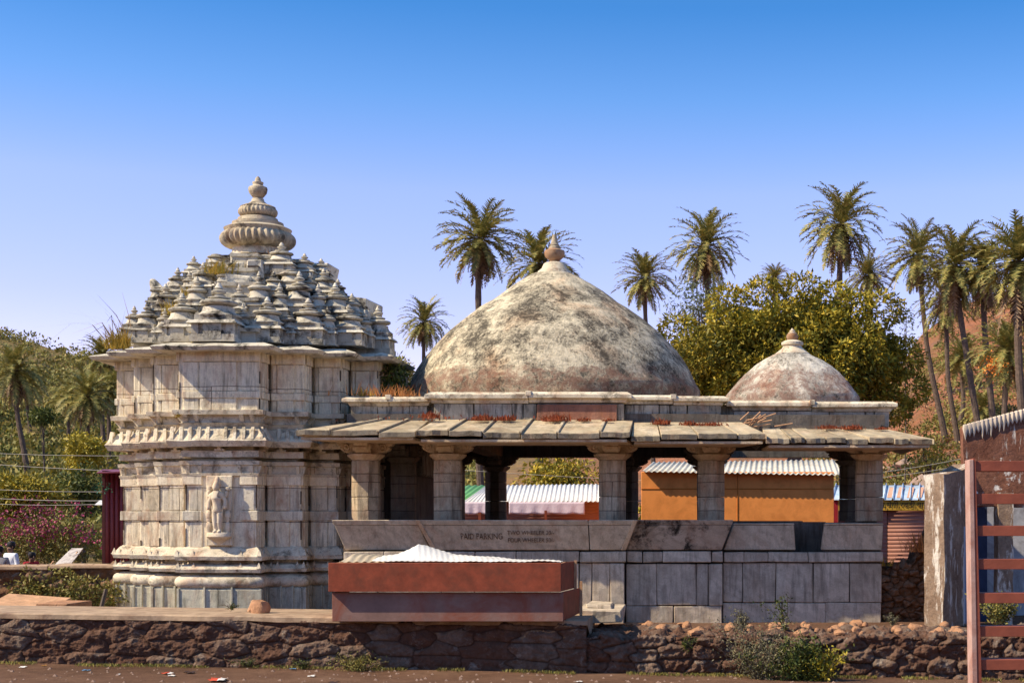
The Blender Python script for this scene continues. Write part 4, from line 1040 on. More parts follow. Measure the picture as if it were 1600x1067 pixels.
palm(4, 644, 24, 10, 720, 'small palm half cut by the left edge below the leaning palm', group='date palms on the left hillside', var=2, Rm=2.)
palm(108, 622, 33, 114, 722, 'small straight palm between the leaning palm and the shrine', group='date palms on the left hillside', var=0, Rm=2.2)
palm(136, 618, 44, 150, 775, 'palm with dark double trunk left of the shrine corner', group='date palms on the left hillside', var=4, skirt=1.2)
palm(172, 610, 40, 176, 760, 'palm half hidden behind the shrine wall with reddish heart', group='date palms on the left hillside', var=2, skirt=.8)
palm(160, 556, 38, 166, 700, 'upper palm with arching fronds behind the shrine cornice', group='date palms on the left hillside', var=3, skirt=1.1)
# orange fruit clusters of the low palm
fr = [o for o in COL.objects if o.get('label', '').startswith('low bushy palm')][0]
r = np.random.default_rng(5); p = at(1553, 572, 78.5); q = at(1558, 560, 78.5)
C = np.array([p.x, p.y, p.z]) + r.standard_normal((260, 3)) * [.35, .2, .28]; leaves_obj('fruit_cluster', C, unit(r.standard_normal((260, 3))), .12, .10, leafm('orange_fruit', [(.75, .22, .03), (.8, .3, .05)]), fr)

def tree(name, label, cat, px0, px1, py0, py1, d, depth, nb, br, per, ll, lw, mat, group=None, seed=1, trunk=True, by=None, extra=None, up=.3, core=True):
    r = np.random.default_rng(seed); a = at(px0, py1, d); c_ = at(px1, py0, d)
    c = ((a.x + c_.x) / 2, d, (a.z + c_.z) / 2); rx, rz = (c_.x - a.x) / 2, (c_.z - a.z) / 2
    z0 = T(c[0], d) if d > 50 else .45
    if by is not None: z0 = ZZ(by, d)
    root = empty(name, (c[0], d, z0), label, cat, group)
    m_ = (br[0] + br[1]) / 2
    blobs = crown_blobs(c, max(.1, rx - m_), depth, max(.1, rz - m_), nb, r, br)
    if extra: blobs += [(at(x, y, d).x, d - o, at(x, y, d).z, q) for x, y, o, q in extra]
    C, D = blob_leaves(blobs, per, r, up); keep = C[:, 2] > z0
    leaves_obj('crown', C[keep], D[keep], ll * (.7 + .6 * r.random(keep.sum())), lw * (.7 + .6 * r.random(keep.sum())), mat, root, seed)
    if trunk:
        b = MB(); top = Vector(c) + Vector((0, 0, -rz * .25)); base = Vector((c[0], d, z0 - .3)); tr = max(.05, rx * .06)
        b.tube([base, base.lerp(top, .5) + Vector((tr, 0, 0)), top], [tr * 1.3, tr, tr * .7], 8)
        for k in range(9):
            q = blobs[k % len(blobs)]; b.tube([base.lerp(top, .6 + .04 * k), Vector(q[:3]).lerp(top, .35) + Vector((0, 0, -.2)), Vector(q[:3])], [tr * .5, tr * .32, tr * .12], 6)
        b.build('trunk', M_wood, root)
    return root
tree('mango_tree', 'broad golden green mango tree filling the space behind the small dome', 'tree', 1034, 1432, 454, 690, 56, 2.6, 330, (.38, .78), 1150, .21, .08, MF_mango, seed=3,
     extra=[(1190, 462, 1, .7), (1250, 460, 1, .8), (1135, 480, 1, .8), (1370, 490, 1, .9), (1405, 560, .5, .9), (1415, 610, .5, .8), (1060, 520, .5, .8), (1390, 640, .5, .8), (1300, 470, .5, .8), (1330, 486, 1, .8), (1340, 560, 1.5, .9), (1280, 520, 1.5, .9), (1090, 560, 2, .9)])
tree('eucalyptus_tree', 'loose grey green eucalyptus tree standing between two palms behind the mango tree', 'tree', 1028, 1165, 425, 560, 78, 1.5, 44, (.3, .75), 170, .26, .07, MF_grey, seed=4)
tree('bushy_tree', 'thin grey tree top beside the slender grove palm trunk', 'tree', 1400, 1428, 468, 560, 100, .5, 12, (.3, .6), 130, .25, .08, MF_grey, seed=14)
tree('bushy_tree', 'small round tree tops just showing between the shrine roof and the big dome', 'tree', 600, 652, 542, 620, 62, 1., 26, (.3, .6), 260, .2, .07, MF_scrub, seed=5)
tree('bushy_tree', 'yellow green bushy tree behind the pavilion between the columns', 'tree', 800, 945, 700, 800, 54, .9, 40, (.35, .7), 330, .2, .07, MF_mango, seed=6)
tree('bushy_tree', 'bare looking yellowish tree right of the pavilion eave tip', 'tree', 1405, 1500, 640, 775, 58, 1., 34, (.25, .6), 110, .18, .05, MF_yellow, seed=7)
tree('bushy_tree', 'dense dark green round bush near the middle of the left hillside', 'tree', 48, 88, 634, 668, 88, 1., 16, (.4, .7), 260, .2, .09, MF_dark, seed=8)
tree('bushy_tree', 'bright yellow leaved tree at the foot of the left hillside palms', 'tree', 92, 170, 668, 745, 66, 1., 34, (.35, .7), 300, .2, .08, MF_yellow, seed=9)
tree('bushy_tree', 'big olive green round bush at the left edge behind the pink flowers', 'tree', -30, 112, 724, 830, 52, 1.2, 60, (.4, .75), 380, .17, .06, MF_mango, seed=10)
tree('bushy_tree', 'dark leafy bush between the olive bush and the maroon shed', 'tree', 88, 168, 712, 830, 54, .8, 34, (.35, .6), 300, .17, .06, MF_dark, seed=11)
bo = tree('flowering_bush', 'wide bougainvillea bush full of pink flowers behind the low left wall', 'bush', -30, 170, 782, 905, 47, .8, 70, (.3, .6), 420, .13, .05, MF_scrub, seed=12, trunk=False)
r = np.random.default_rng(77); C, D = blob_leaves(crown_blobs((at(66, 828, 46.6).x, 46.5, at(66, 828, 46.6).z), 2.3, .5, .85, 46, r, (.15, .4)), 230, r)
leaves_obj('pink_flowers', C, D, .10, .07, MF_pink, bo, 3)
# scrub on the hills: a mass nobody could count
def scrub(name, mat, n, seed, amin, amax, dmin, dmax, s0, s1, per, ll):
    r = np.random.default_rng(seed); Cs, Ds = [], []
    while len(Cs) < n:
        a = r.uniform(amin, amax); d = r.uniform(dmin, dmax)
        if mnoise.noise(Vector((a * d * .06, d * .06, seed))) < -.12 and r.random() < .75: continue
        z = T(a * d, d); rad = r.uniform(s0, s1); m = int(per * r.uniform(.6, 1.4)); dd = unit(r.standard_normal((m, 3))); dd[:, 2] = np.abs(dd[:, 2])
        Cs.append(np.array([a * d, d, z]) + dd * rad * (.5 + .5 * r.random((m, 1))) * [1.2, 1, .9]); Ds.append(unit(dd + .8 * r.standard_normal((m, 3))))
    o = leaves_obj(name, np.concatenate(Cs), np.concatenate(Ds), ll, ll * .5, mat, seed=seed); tag(o, 'mass of scrub covering the slopes' if name == 'hill_scrub' else None, None, None, 'stuff'); return o
scrub('hill_scrub', MF_scrub, 1700, 1, -.50, -.14, 66, 262, .8, 2.5, 50, .6)
scrub('hill_scrub', MF_dark, 380, 2, -.50, -.14, 80, 262, .8, 2.2, 40, .5)
scrub('hill_scrub', MF_yellow, 160, 22, -.50, -.14, 70, 240, .6, 1.6, 40, .45)
scrub('hill_scrub', MF_scrub, 900, 3, .08, .27, 70, 190, .35, 1.3, 40, .32); scrub('hill_scrub', MF_dry, 300, 33, .08, .27, 66, 180, .3, .9, 30, .25); scrub('hill_scrub', MF_dark, 160, 34, .08, .27, 70, 180, .4, 1.3, 50, .3)
scrub('hill_scrub', MF_yellow, 60, 4, .1, .27, 62, 90, .3, .9, 40, .22)
scrub('hill_scrub', MF_mango, 260, 5, -.28, .12, 60, 120, .6, 1.6, 60, .35)
# boulders on the red slope
for i in range(34):
    r_ = random.Random(100 + i); a = r_.uniform(.13, .25); d = r_.uniform(66, 120); x = a * d; z = T(x, d); s_ = r_.uniform(.3, .95)
    b = MB(); b.lathe([(.0, -.3 * s_), (.8 * s_, -.2 * s_), (1.1 * s_, .1 * s_), (.8 * s_, .45 * s_), (.3 * s_, .62 * s_), (0, .65 * s_)], Vector((x, d, z)), 10); b.jitter(.3 * s_, 1.3 / s_)
    if i == 0: M_boul = simple('boulder_rock', (.30, .22, .18), .4, 1.5, bump=1., dirt=(.42, .24, .16), damt=.5)
    o = b.build('boulder', M_boul, None, smooth='auto', origin=(x, d, z)); tag(o, 'grey brown boulder lying on the bare red slope behind the palms', 'boulder', 'boulders on the red slope')
#PART3
# ------------------------------------------------------------------ red counter boxes and the sheet on them
M_rust = simple('brown_red_painted_board', (.27, .062, .03), .3, 5, rough=.6, dirt=(.13, .05, .03), damt=.6, bump=.12, dscale=3)
M_fade = simple('faded_grey_red_board', (.25, .15, .125), .2, 2.5, rough=.7, dirt=(.24, .075, .045), damt=.9, bump=.25, dscale=1.1)
M_plank = simple('raw_plank', (.52, .30, .17), .3, 6, bump=.5)
ct = empty('sale_counter', at(700, 971, 27.2), 'long reddish brown two tier wooden counter on the wall with a faded grey lower board', 'counter')
def bx(name, px0, px1, py0, py1, d, y1, m, j=0, par=None, bev=.006, flare=0):
    b = MB(); a = at(px0, py1, d); c = at(px1, py0, d)
    b.hexa([(a.x, d, a.z), (c.x, d, a.z), (c.x + flare, y1, a.z), (a.x + flare, y1, a.z), (a.x, d, c.z), (c.x, d, c.z), (c.x + flare, y1, c.z), (a.x + flare, y1, c.z)])
    if j: b.jitter(j, 2)
    return b.build(name, m, par, bevel=bev)
bx('upper_board', 513, 876.5, 879, 924, 26.42, 26.50, M_rust, par=ct); bx('lower_board', 519, 880, 925, 970.5, 26.56, 26.62, M_fade, par=ct)
b = MB(); x1 = XX(876, 26.5); zt, zm, zb_ = ZZ(880, 26.5), ZZ(924, 26.5), ZZ(970, 26.5)
b.hexa([(x1 - .03, 26.50, zm), (x1, 26.50, zm), (x1 + .13, 27.9, zm), (x1 + .1, 27.9, zm), (x1 - .03, 26.50, zt), (x1, 26.50, zt), (x1 + .13, 27.9, zt), (x1 + .1, 27.9, zt)])
b.build('side_board', M_rust, ct, bevel=.004)
b = MB(); b.hexa([(x1, 26.62, zb_), (x1 + .03, 26.62, zb_), (x1 + .22, 28.1, zb_ + .04), (x1 + .19, 28.1, zb_ + .04), (x1, 26.62, zm - .01), (x1 + .03, 26.62, zm - .01), (x1 + .22, 28.1, zm - .01), (x1 + .19, 28.1, zm - .01)])
b.build('side_board', M_rust, ct, bevel=.004, label='scratched rusty lower side board')
b = MB(); b.box(x1 - .06, x1 - .02, 26.5, 26.54, zm, zt); b.box(x1 + .13, x1 + .18, 27.88, 27.94, zm - .02, zt + .02); b.box(x1 + .22, x1 + .27, 28.1, 28.16, zb_, zm + .12)
b.build('corner_post', M_plank, ct)
b = MB(); xl = XX(513, 26.5)
for i in range(8):
    a0 = xl + (x1 - xl) * i / 8 + .01; a1 = xl + (x1 - xl) * (i + 1) / 8 - .012; b.box(a0, a1, 26.52, 27.7, zt - .05 + random.uniform(-.01, .012), zt - .005 + random.uniform(-.004, .012))
b.build('top_plank', M_plank, ct, bevel=.004)
bx('left_side_board', 514, 516.5, 881, 924, 26.5, 27.7, M_rust, par=ct); bx('left_side_board', 520, 522.5, 925, 970, 26.62, 27.8, M_rust, par=ct)
M_tin = simple('white_corrugated_tin', (.80, .78, .74), .06, 3, rough=.45, dirt=(.6, .5, .4), damt=.25, spec=.4)
def sheet(name, fn, nu, nv, mat, parent=None, origin=None, label=None, cat=None):
    V = [fn(i / nu, j / nv) for j in range(nv + 1) for i in range(nu + 1)]; n = nu + 1
    Fc = [(j * n + i, j * n + i + 1, (j + 1) * n + i + 1, (j + 1) * n + i) for j in range(nv) for i in range(nu)]
    o = np_mesh(name, V, Fc, mat, parent, origin, smooth=True); md = o.modifiers.new('s', 'SOLIDIFY'); md.thickness = .006; return tag(o, label, cat)
def crumple(u, v):
    x = XX(585 + 288 * u, 26.8); y = 26.6 + 1.15 * v
    top = [(0, 872), (.1, 868), (.16, 862), (.22, 853), (.30, 861), (.40, 870), (.6, 873), (.8, 877), (1, 879.5)]
    for (a, p), (c, q) in zip(top, top[1:]):
        if u <= c: ty = p + (q - p) * (u - a) / (c - a); break
    lo = 877.5 + 1.5 * u
    f = math.sin(min(1, v * 1.7) * math.pi / 2)
    z = ZZ(lo, 26.7) + (ZZ(ty, 27.1) - ZZ(lo, 26.7)) * f + .004 * math.sin((u * 3.3 + v * .25) * 62) + .03 * mnoise.noise(Vector((u * 6, v * 3, 1)))
    return (x, y, z + .025)
sheet('tin_sheet', crumple, 330, 14, M_tin, origin=at(700, 874, 27), label='crumpled white corrugated tin sheet lying on top of the red counter', cat='tin sheet')
def crumple2(u, v):
    x = XX(538 + 115 * u, 27.6); y = 27.2 + .9 * v
    return (x, y, ZZ(877, 27.4) + .15 * math.sin(min(1, v * 1.4) * 1.57) * (1 - .75 * u) * (1 if u > .08 else u / .08) + .012 * math.sin(u * 60))
sheet('cloth_sheet', crumple2, 60, 10, simple('dusty_cream_cloth', (.46, .39, .29), .15, 4, dirt=(.3, .22, .15)), origin=at(600, 874, 27.4), label='dusty cream cloth bundled behind the tin sheet at the left of the counter', cat='cloth')
b = MB(); a = at(904, 967, 28.9)
b.box(XX(905, 28.6), XX(972, 28.6), 28.4, 30.2, .62, ZZ(952, 28.6), j=.03); b.box(XX(916, 28.9), XX(955, 28.9), 28.9, 30.3, ZZ(952, 28.6), ZZ(944, 28.9), j=.03)
tag(b.build('marble_step', M_block, None, bevel=.02, origin=(XX(935, 28.6), 29.4, .62)), 'pale marble step slabs on the wall end right of the red counter', 'step')
b = MB(); a = at(388, 953, 27.9); b.hexa([(XX(388, 27.9), 27.8, ZZ(955, 27.9)), (XX(392, 27.9), 27.8, ZZ(955, 27.9)), (XX(392, 27.9), 27.95, ZZ(955, 27.9)), (XX(388, 27.9), 27.95, ZZ(955, 27.9)), (XX(393, 27.9), 27.9, ZZ(937, 27.9)), (XX(397, 27.9), 27.9, ZZ(937, 27.9)), (XX(397, 27.9), 28.05, ZZ(937, 27.9)), (XX(393, 27.9), 28.05, ZZ(937, 27.9))])
tag(b.build('brick_piece', M_plank, None, bevel=.01, origin=a), 'thin broken brick leaning against the orange rock on the coping', 'brick')
M_orock = simple('orange_rock', (.42, .22, .12), .35, 5, bump=1.)
def rock(px, py, d, w, h, label, mat=M_orock, cat='rock', group=None, nm='rock', seed=0):
    p = at(px, py, d); b = MB(); W_, H_ = w * d / F / 2, h * d / F
    b.lathe([(.0, -.02), (W_ * .95, -.02), (W_, H_ * .3), (W_ * .8, H_ * .7), (W_ * .35, H_ * .98), (0, H_)], p, 12); b.jitter(W_ * .35, 1.6 / W_ / 2 + seed * .01)
    return tag(b.build(nm, mat, None, smooth='auto', origin=p), label, cat, group)
rock(405, 957, 27.8, 30, 21, 'orange brown lump of rock sitting on the concrete coping before the shrine')
for i in range(46):
    r_ = random.Random(i + 900); px = r_.uniform(985, 1500); d = r_.uniform(27.2, 29.8)
    rock(px, CY + (EYE - .5) * F / d, d, r_.uniform(6, 24), r_.uniform(3, 9), 'loose red brown stone on the earth strip below the pavilion plinth', M_orock, 'stone', 'loose stones along the ragged wall top', 'loose_stone', i)
# things on the left behind the coping
b = MB(); 
b.hexa([(XX(-30, 29.4), 29.2, .75), (XX(75, 29.4), 29.2, .75), (XX(72, 29.4), 30.6, .95), (XX(-30, 29.4), 30.6, 1.02), (XX(-30, 29.4), 29.2, .82), (XX(75, 29.4), 29.2, .80), (XX(72, 29.4), 30.6, 1.0), (XX(-30, 29.4), 30.6, 1.09)])
tag(b.build('wooden_board', M_plank, None, bevel=.01, origin=(XX(20, 29.4), 29.9, .8)), 'grey brown board lying slanted behind the left coping', 'board')
b = MB(); b.box(XX(70, 29.5), XX(118, 29.5), 29.1, 30.3, .72, .96); b.jitter(.04, 2)
tag(b.build('stone_slab', M_orock, None, bevel=.01, origin=(XX(94, 29.5), 29.7, .7)), 'flat orange stone slab right of the slanted board', 'slab')
b = MB(); b.tube([at(157, 955, 31.5), at(166, 920, 31.6)], [.05, .045], 6)
tag(b.build('wooden_post', M_wood, None, origin=at(157, 955, 31.5)), 'short weathered post leaning in the creepers by the shrine base', 'post')
def creeper(px0, px1, py0, py1, d, n, mat, label, seed, nm='creeper', cat='creeper', ll=.10, thick=.15, group=None):
    r = np.random.default_rng(seed); bl = []
    for i in range(n):
        p = at(r.uniform(px0, px1), r.uniform(py0, py1), d - r.uniform(0, thick)); bl.append((p.x, p.y, p.z, r.uniform(.08, .22)))
    C, D = blob_leaves(bl, 900, r); o = leaves_obj(nm, C, D, ll, ll * .45, mat, None, seed, origin=(at((px0 + px1) / 2, py1, d))); return tag(o, label, cat, group)
creeper(15, 110, 893, 945, 32.85, 50, MF_scrub, 'olive creeper growing over the low left wall', 31)
creeper(112, 186, 905, 950, 32.6, 46, MF_scrub, 'green creeper in the corner between low wall and shrine base', 32)
# tilted white board on frame
b = MB(); p0 = at(88, 884, 35.5); p1 = at(130, 857, 35.9)
b.hexa([at(84, 885, 35.4), at(108, 886, 35.2), at(130, 858, 36.2), at(112, 858, 36.4), at(84, 883, 35.4), at(108, 884, 35.2), at(130, 856, 36.2), at(112, 856, 36.4)])
wb = b.build('tilted_board', simple('chipped_white_paint', (.52, .48, .46), .2, 6, dirt=(.16, .12, .12), damt=.95, dscale=5), None, origin=at(105, 888, 35.6)); tag(wb, 'tilted white board with flaking paint behind the low left wall', 'board')
b = MB(); b.tube([at(106, 888, 35.4), at(121, 862, 36)], .02, 5); b.tube([at(75, 888, 35.5), at(84, 876, 35.5)], .02, 5); b.build('prop_stick', M_plank, wb)
# maroon corrugated shed
M_maroon = simple('maroon_corrugated_sheet', (.20, .035, .045), .15, 2, rough=.45, spec=.4)
sh = empty('tin_shed', at(176, 890, 36), 'narrow maroon corrugated tin shed squeezed beside the left shrine wall', 'shed')
def corr_wall(u, v):
    x = XX(166, 36) + (XX(205, 36) - XX(166, 36)) * u; ph = (u * 9) % 1
    return (x, 36 + u * 1.2 - .07 * (1 if ph < .35 else 0), .3 + (ZZ(737, 36) - .3) * v)
sheet('corrugated_wall', corr_wall, 120, 2, M_maroon, sh)
b = MB(); b.box(XX(162, 36), XX(166.3, 36), 35.9, 36.3, .3, ZZ(735, 36)); b.build('corner_post', simple('dark_maroon_post', (.06, .012, .015), .2, 3), sh)
b = MB(); b.hexa([at(151, 740, 35.2), at(215, 738, 35.4), at(215, 735, 38), at(160, 735, 38), at(151, 738, 35.2), at(215, 735.5, 35.4), at(215, 733, 38), at(160, 733, 38)]); b.build('roof', M_maroon, sh)
cl_ = creeper(159, 162, 754, 766, 35.8, 2, leafm('green_rag', [(.02, .12, .07), (.03, .16, .10)]), 'small green rag tied to the post of the maroon shed', 41, 'rag', 'rag', .07, .03)
b = MB(); b.hexa([at(148, 789, 37), at(165, 789, 37), at(165, 783, 38), at(156, 782, 38), at(148, 788, 37), at(165, 788, 37), at(165, 782, 38), at(156, 781, 38)])
tag(b.build('tin_awning', M_tin, None, origin=at(157, 788, 37)), 'little pale tin awning beside the maroon shed', 'awning')
# people
M_skin = simple('brown_skin', (.22, .12, .08), .1, 8, rough=.6); M_hair = simple('black_hair', (.015, .012, .012), .2, 20, rough=.5)
def person(px, py_head, d, h, cloth, cloth2, label, turn=0, bend=0, hood=None, arms_out=.0, zfeet=.42):
    hx = XX(px, d); zt = ZZ(py_head, d); k = h / 1.7; z0 = zt - h
    root = empty('person', (hx, d, z0), label, 'person')
    ct_, st_ = math.cos(turn), math.sin(turn)
    def q(x, y, z):
        y -= bend * max(0, z - .95) * .9; return Vector((hx + (x * ct_ - y * st_) * k, d + (x * st_ + y * ct_) * k, z0 + (z - bend * max(0, z - .95) * .25) * k))
    V = [q(0, 0, .95), q(0, 0, 1.12), q(0, .0, 1.34), q(0, 0, 1.44), q(0, -.02, 1.52), q(0, -.03, 1.62), q(-.09, 0, .9), q(-.1, -.02, .5), q(-.1, .02, .1), q(-.11, -.12, .03), q(.09, 0, .9), q(.1, -.02, .5), q(.1, .02, .1), q(.11, -.12, .03),
         q(-.19, 0, 1.38), q(-.25, .02, 1.12), q(-.22, -.16, .95), q(.19, 0, 1.38), q(.25, .02, 1.12), q(.22, -.16, .95), q(-.21, -.22, .90), q(.21, -.22, .90)]
    E = [(0, 1), (1, 2), (2, 3), (3, 4), (4, 5), (0, 6), (6, 7), (7, 8), (8, 9), (0, 10), (10, 11), (11, 12), (12, 13), (2, 14), (14, 15), (15, 16), (2, 17), (17, 18), (18, 19), (16, 20), (19, 21)]
    Rd = [.15, .13, .16, .06, .085, .095, .10, .065, .045, .04, .10, .065, .045, .04, .06, .045, .035, .06, .045, .035, .032, .032]
    skin('body', V, E, [x * k for x in Rd], M_skin, root, sub=2)
    sel = [0, 1, 2, 14, 15, 16, 17, 18, 19, 3]; mp = {v: i for i, v in enumerate(sel)}
    skin('shirt', [V[i] for i in sel], [(mp[a], mp[b_]) for a, b_ in E if a in mp and b_ in mp], [(Rd[i] + .022) * k for i in sel], cloth, root, sub=2)
    sel = [0, 6, 7, 8, 10, 11, 12]; mp = {v: i for i, v in enumerate(sel)}
    skin('trousers', [V[i] for i in sel], [(mp[a], mp[b_]) for a, b_ in E if a in mp and b_ in mp], [(Rd[i] + .025) * k for i in sel], cloth2, root, sub=2)
    b = MB(); hc = q(0, .02, 1.66); b.lathe([(.0, -.13 * k), (.08 * k, -.10 * k), (.108 * k, -.03 * k), (.11 * k, .03 * k), (.08 * k, .09 * k), (0, .115 * k)], hc, 14)
    b.jitter(.012, 9); b.build('hair' if not hood else 'headscarf', hood or M_hair, root, smooth='auto')
    b = MB(); nq = q(0, -.135, 1.60); b.lathe([(.0, -.02), (.018, -.01), (.012, .02), (0, .035)], nq, 6); 
    for s_ in (-1, 1): ec = q(.098 * s_, -.02, 1.60); b.lathe([(.0, -.03), (.015, -.01), (.018, .02), (0, .03)], ec, 6)
    b.build('nose_and_ears', M_skin, root, smooth='auto'); return root
M_ws = simple('white_shirt_cloth', (.72, .74, .80), .05, 5); M_red = simple('red_cloth', (.35, .02, .03), .2, 5); M_trs = simple('dark_trousers', (.05, .05, .07), .2, 5)
person(17, 849, 40, 1.68, M_ws, M_trs, 'person with black hair in a white shirt standing behind the low left wall', turn=-.5)
person(47, 863, 40.5, 1.5, M_red, M_red, 'person wrapped in dark red clothes bending behind the low left wall', turn=.8, bend=.25)
person(-1, 856, 38.5, 1.6, simple('grey_shawl', (.32, .30, .30), .2, 5), M_trs, 'person in grey half cut off by the left picture edge', turn=.2)

# ------------------------------------------------------------------ stalls behind the pavilion
def corr(name, A, B_, Cc, D_, n, amp, mat, par, sq=False):
    """corrugated roof: A,B front-left/right, Cc,D_ back-right/left"""
    A, B_, Cc, D_ = map(Vector, (A, B_, Cc, D_)); amp *= .55 if not sq else 1
    def fn(u, v):
        p = A.lerp(B_, u).lerp(D_.lerp(Cc, u), v); s_ = math.sin(u * n * 2 * math.pi)
        if sq: s_ = 1 if (u * n) % 1 < .14 else -.3
        return (p.x, p.y, p.z + amp * s_)
    return sheet(name, fn, n * (8 if not sq else 14), 2, mat, par)
def shutter(name, px0, px1, py0, py1, d, mat, par, pitch=.09):
    a = at(px0, py1, d); c = at(px1, py0, d); n = int((c.z - a.z) / pitch)
    def fn(u, v):
        return (a.x + (c.x - a.x) * u, d + .025 * abs(math.sin(v * n * math.pi)), a.z + (c.z - a.z) * v)
    return sheet(name, fn, 1, n * 6, mat, par)
M_shut = simple('brown_pink_shutter', (.34, .16, .125), .12, 2, rough=.6); M_white = simple('white_painted_roof', (.78, .76, .74), .08, 2, rough=.5, dirt=(.5, .42, .38), damt=.3)
M_green = simple('green_painted_roof', (.14, .36, .13), .12, 2, rough=.5); M_pinkc = simple('pale_pink_cloth', (.72, .60, .68), .06, 1.5, bump=.6); M_zinc = simple('grey_zinc_roof', (.62, .60, .54), .12, 3, rough=.5, dirt=(.35, .28, .22), damt=.5)
M_orange = simple('orange_painted_sheet', (.90, .33, .085), .08, 1.2, rough=.6, dirt=(.55, .18, .04), damt=.5)
st = empty('market_stall', at(830, 880, 45), 'long stall with white corrugated roof, green roof end and pale pink cloth below', 'stall')
corr('white_roof', at(762, 784, 44.4), at(950, 783, 44.4), at(950, 756, 46.6), at(772, 758, 46.6), 26, .035, M_white, st)
corr('green_roof', at(655, 785, 44.4), at(722, 784, 44.4), at(760, 758, 46.6), at(672, 758, 46.6), 9, .03, M_green, st)
corr('white_roof', at(722.5, 784.5, 44.38), at(761.5, 784.2, 44.38), at(771.5, 758, 46.58), at(760.5, 758, 46.58), 6, .03, M_white, st)
def cloth(px0, px1, py0, py1, d, nm, mat, par, w=9):
    a = at(px0, py1, d); c = at(px1, py0, d)
    return sheet(nm, lambda u, v: (a.x + (c.x - a.x) * u, d - .12 + .012 * math.sin(u * w * 6.28) * (1 - v), a.z + (c.z - a.z) * v + .012 * math.sin(u * w * 4) * (1 - v)), 60, 6, mat, par)
cloth(722, 765, 784, 803, 44.5, 'hanging_cloth', M_pinkc, st, 3); cloth(796, 914, 784, 803, 44.5, 'hanging_cloth', M_pinkc, st, 6)
shutter('shutter', 790, 950, 784, 888, 44.9, M_shut, st); shutter('shutter', 668, 790, 803, 888, 45.0, M_shut, st)
b = MB(); b.box(XX(851, 44.3), XX(854.5, 44.3), 44.2, 44.35, .3, ZZ(797, 44.3)); b.box(XX(748, 44.3), XX(752, 44.3), 44.2, 44.35, .3, ZZ(800, 44.3)); b.build('post', M_rust, st)
og = empty('orange_shed', at(1158, 880, 42), 'orange sheet metal shed with grey corrugated roof seen between the right columns', 'shed')
b = MB(); b.box(XX(1002, 42), XX(1303, 42), 42, 46, .3, ZZ(737, 42)); b.build('orange_wall', M_orange, og, bevel=.01)
b = MB(); b.box(XX(1152, 41.98), XX(1153, 41.98), 41.985, 42.0, .3, ZZ(737, 42)); b.box(XX(1002, 41.98), XX(1303, 41.98), 41.985, 42.0, ZZ(764, 42), ZZ(763, 42)); b.build('wall_seam', simple('dark_orange_seam', (.45, .15, .02), .1, 3), og)
corr('corrugated_roof', at(1003, 736, 41.75), at(1315, 742, 41.75), at(1306, 718, 45.0), at(1020, 722, 45.0), 36, .04, M_zinc, og)
bs = empty('snack_shop', at(1385, 888, 47), 'closed snack shop with blue ribbed roof, yellow painted sign band and brown shutter', 'shop')
M_blue = simple('pale_blue_roof', (.42, .56, .74), .1, 3, rough=.5, dirt=(.75, .78, .82), damt=.7)
o = corr('ribbed_roof', at(1298, 780, 46.84), at(1476, 780, 46.84), at(1476, 757, 49), at(1306, 757, 49), 13, .06, M_blue, bs, sq=True)
b = MB()
for i, px in enumerate((1386, 1401, 1417, 1432)):
    A_, B_ = at(px, 778, 47.1), at(px + 8, 778, 47.1); A2, B2 = at(px + 4, 762, 48.5), at(px + 12, 762, 48.5); zz = Vector((0, 0, .012))
    b.loft([[A_ + zz, B_ + zz, B2 + zz, A2 + zz], [A_ + zz * 2, B_ + zz * 2, B2 + zz * 2, A2 + zz * 2]])
b.build('rust_patch', simple('rust_patch_paint', (.60, .34, .24), .2, 6), bs)
M_ysign = simple('yellow_sign_paint', (.58, .34, .04), .12, 2, dirt=(.5, .3, .08)); M_black = simple('black_sign_paint', (.02, .018, .016), .1, 4)
b = MB(); b.box(XX(1310, 46.9), XX(1470, 46.9), 46.9, 47.0, ZZ(797, 46.9), ZZ(780, 46.9)); sg = b.build('sign_band', M_ysign, bs)
b = MB(); b.box(XX(1300, 46.9), XX(1309, 46.9), 46.9, 47.1, .3, ZZ(780, 46.9)); b.build('door_post', M_red, bs)
text_mesh('sign_text', 'चाय,आइसकीम,मेगी,रबडी,बाईदस', .262, at(1312, 793, 46.88), M_black, sg, sx=1.0)
shutter('shutter', 1310, 1386, 798, 890, 47.05, M_shut, bs, .12); shutter('shutter', 1387, 1470, 798, 890, 47.05, M_shut, bs, .12)
b = MB(); b.box(XX(1470, 47), XX(1500, 47), 46.9, 50, .3, ZZ(781, 47)); b.box(XX(1300, 47.2), XX(1500, 47.2), 47.2, 50, .3, ZZ(782, 47)); b.build('wall', M_shut, bs)
# ------------------------------------------------------------------ ruined plaster walls on the right
def plaster(name, lo, hi, white, wamt, wl=.5, scl=(1.5, 1.5, .3)):
    g = G(name, .95, .1)
    base = g.ramp(g.noise(2.2, 9, .72, .4), [(.3, lo), (.7, hi)])
    base = g.mix(.7, base, g.ramp(g.noise(14, 6, .8), [(.3, .5), (.7, 1.4)]), 'MULTIPLY')
    w = g.math('MULTIPLY', g.ramp(g.noise(2.6, 8, .72, .3, scl=scl), [(wl, 0.), (wl + .05, 1.)]), wamt)
    base = g.mix(w, base, white)
    return g.done(base, g.bump(g.noise(8, 8, .75), .8, .05))
M_ruin = plaster('weathered_plaster', (.20, .13, .09), (.40, .29, .21), (.76, .70, .62), .9, .53)
M_ruin2 = plaster('brown_plaster_white_patches', (.17, .07, .045), (.30, .14, .09), (.80, .76, .70), .9, .56, (1, 1, .9))
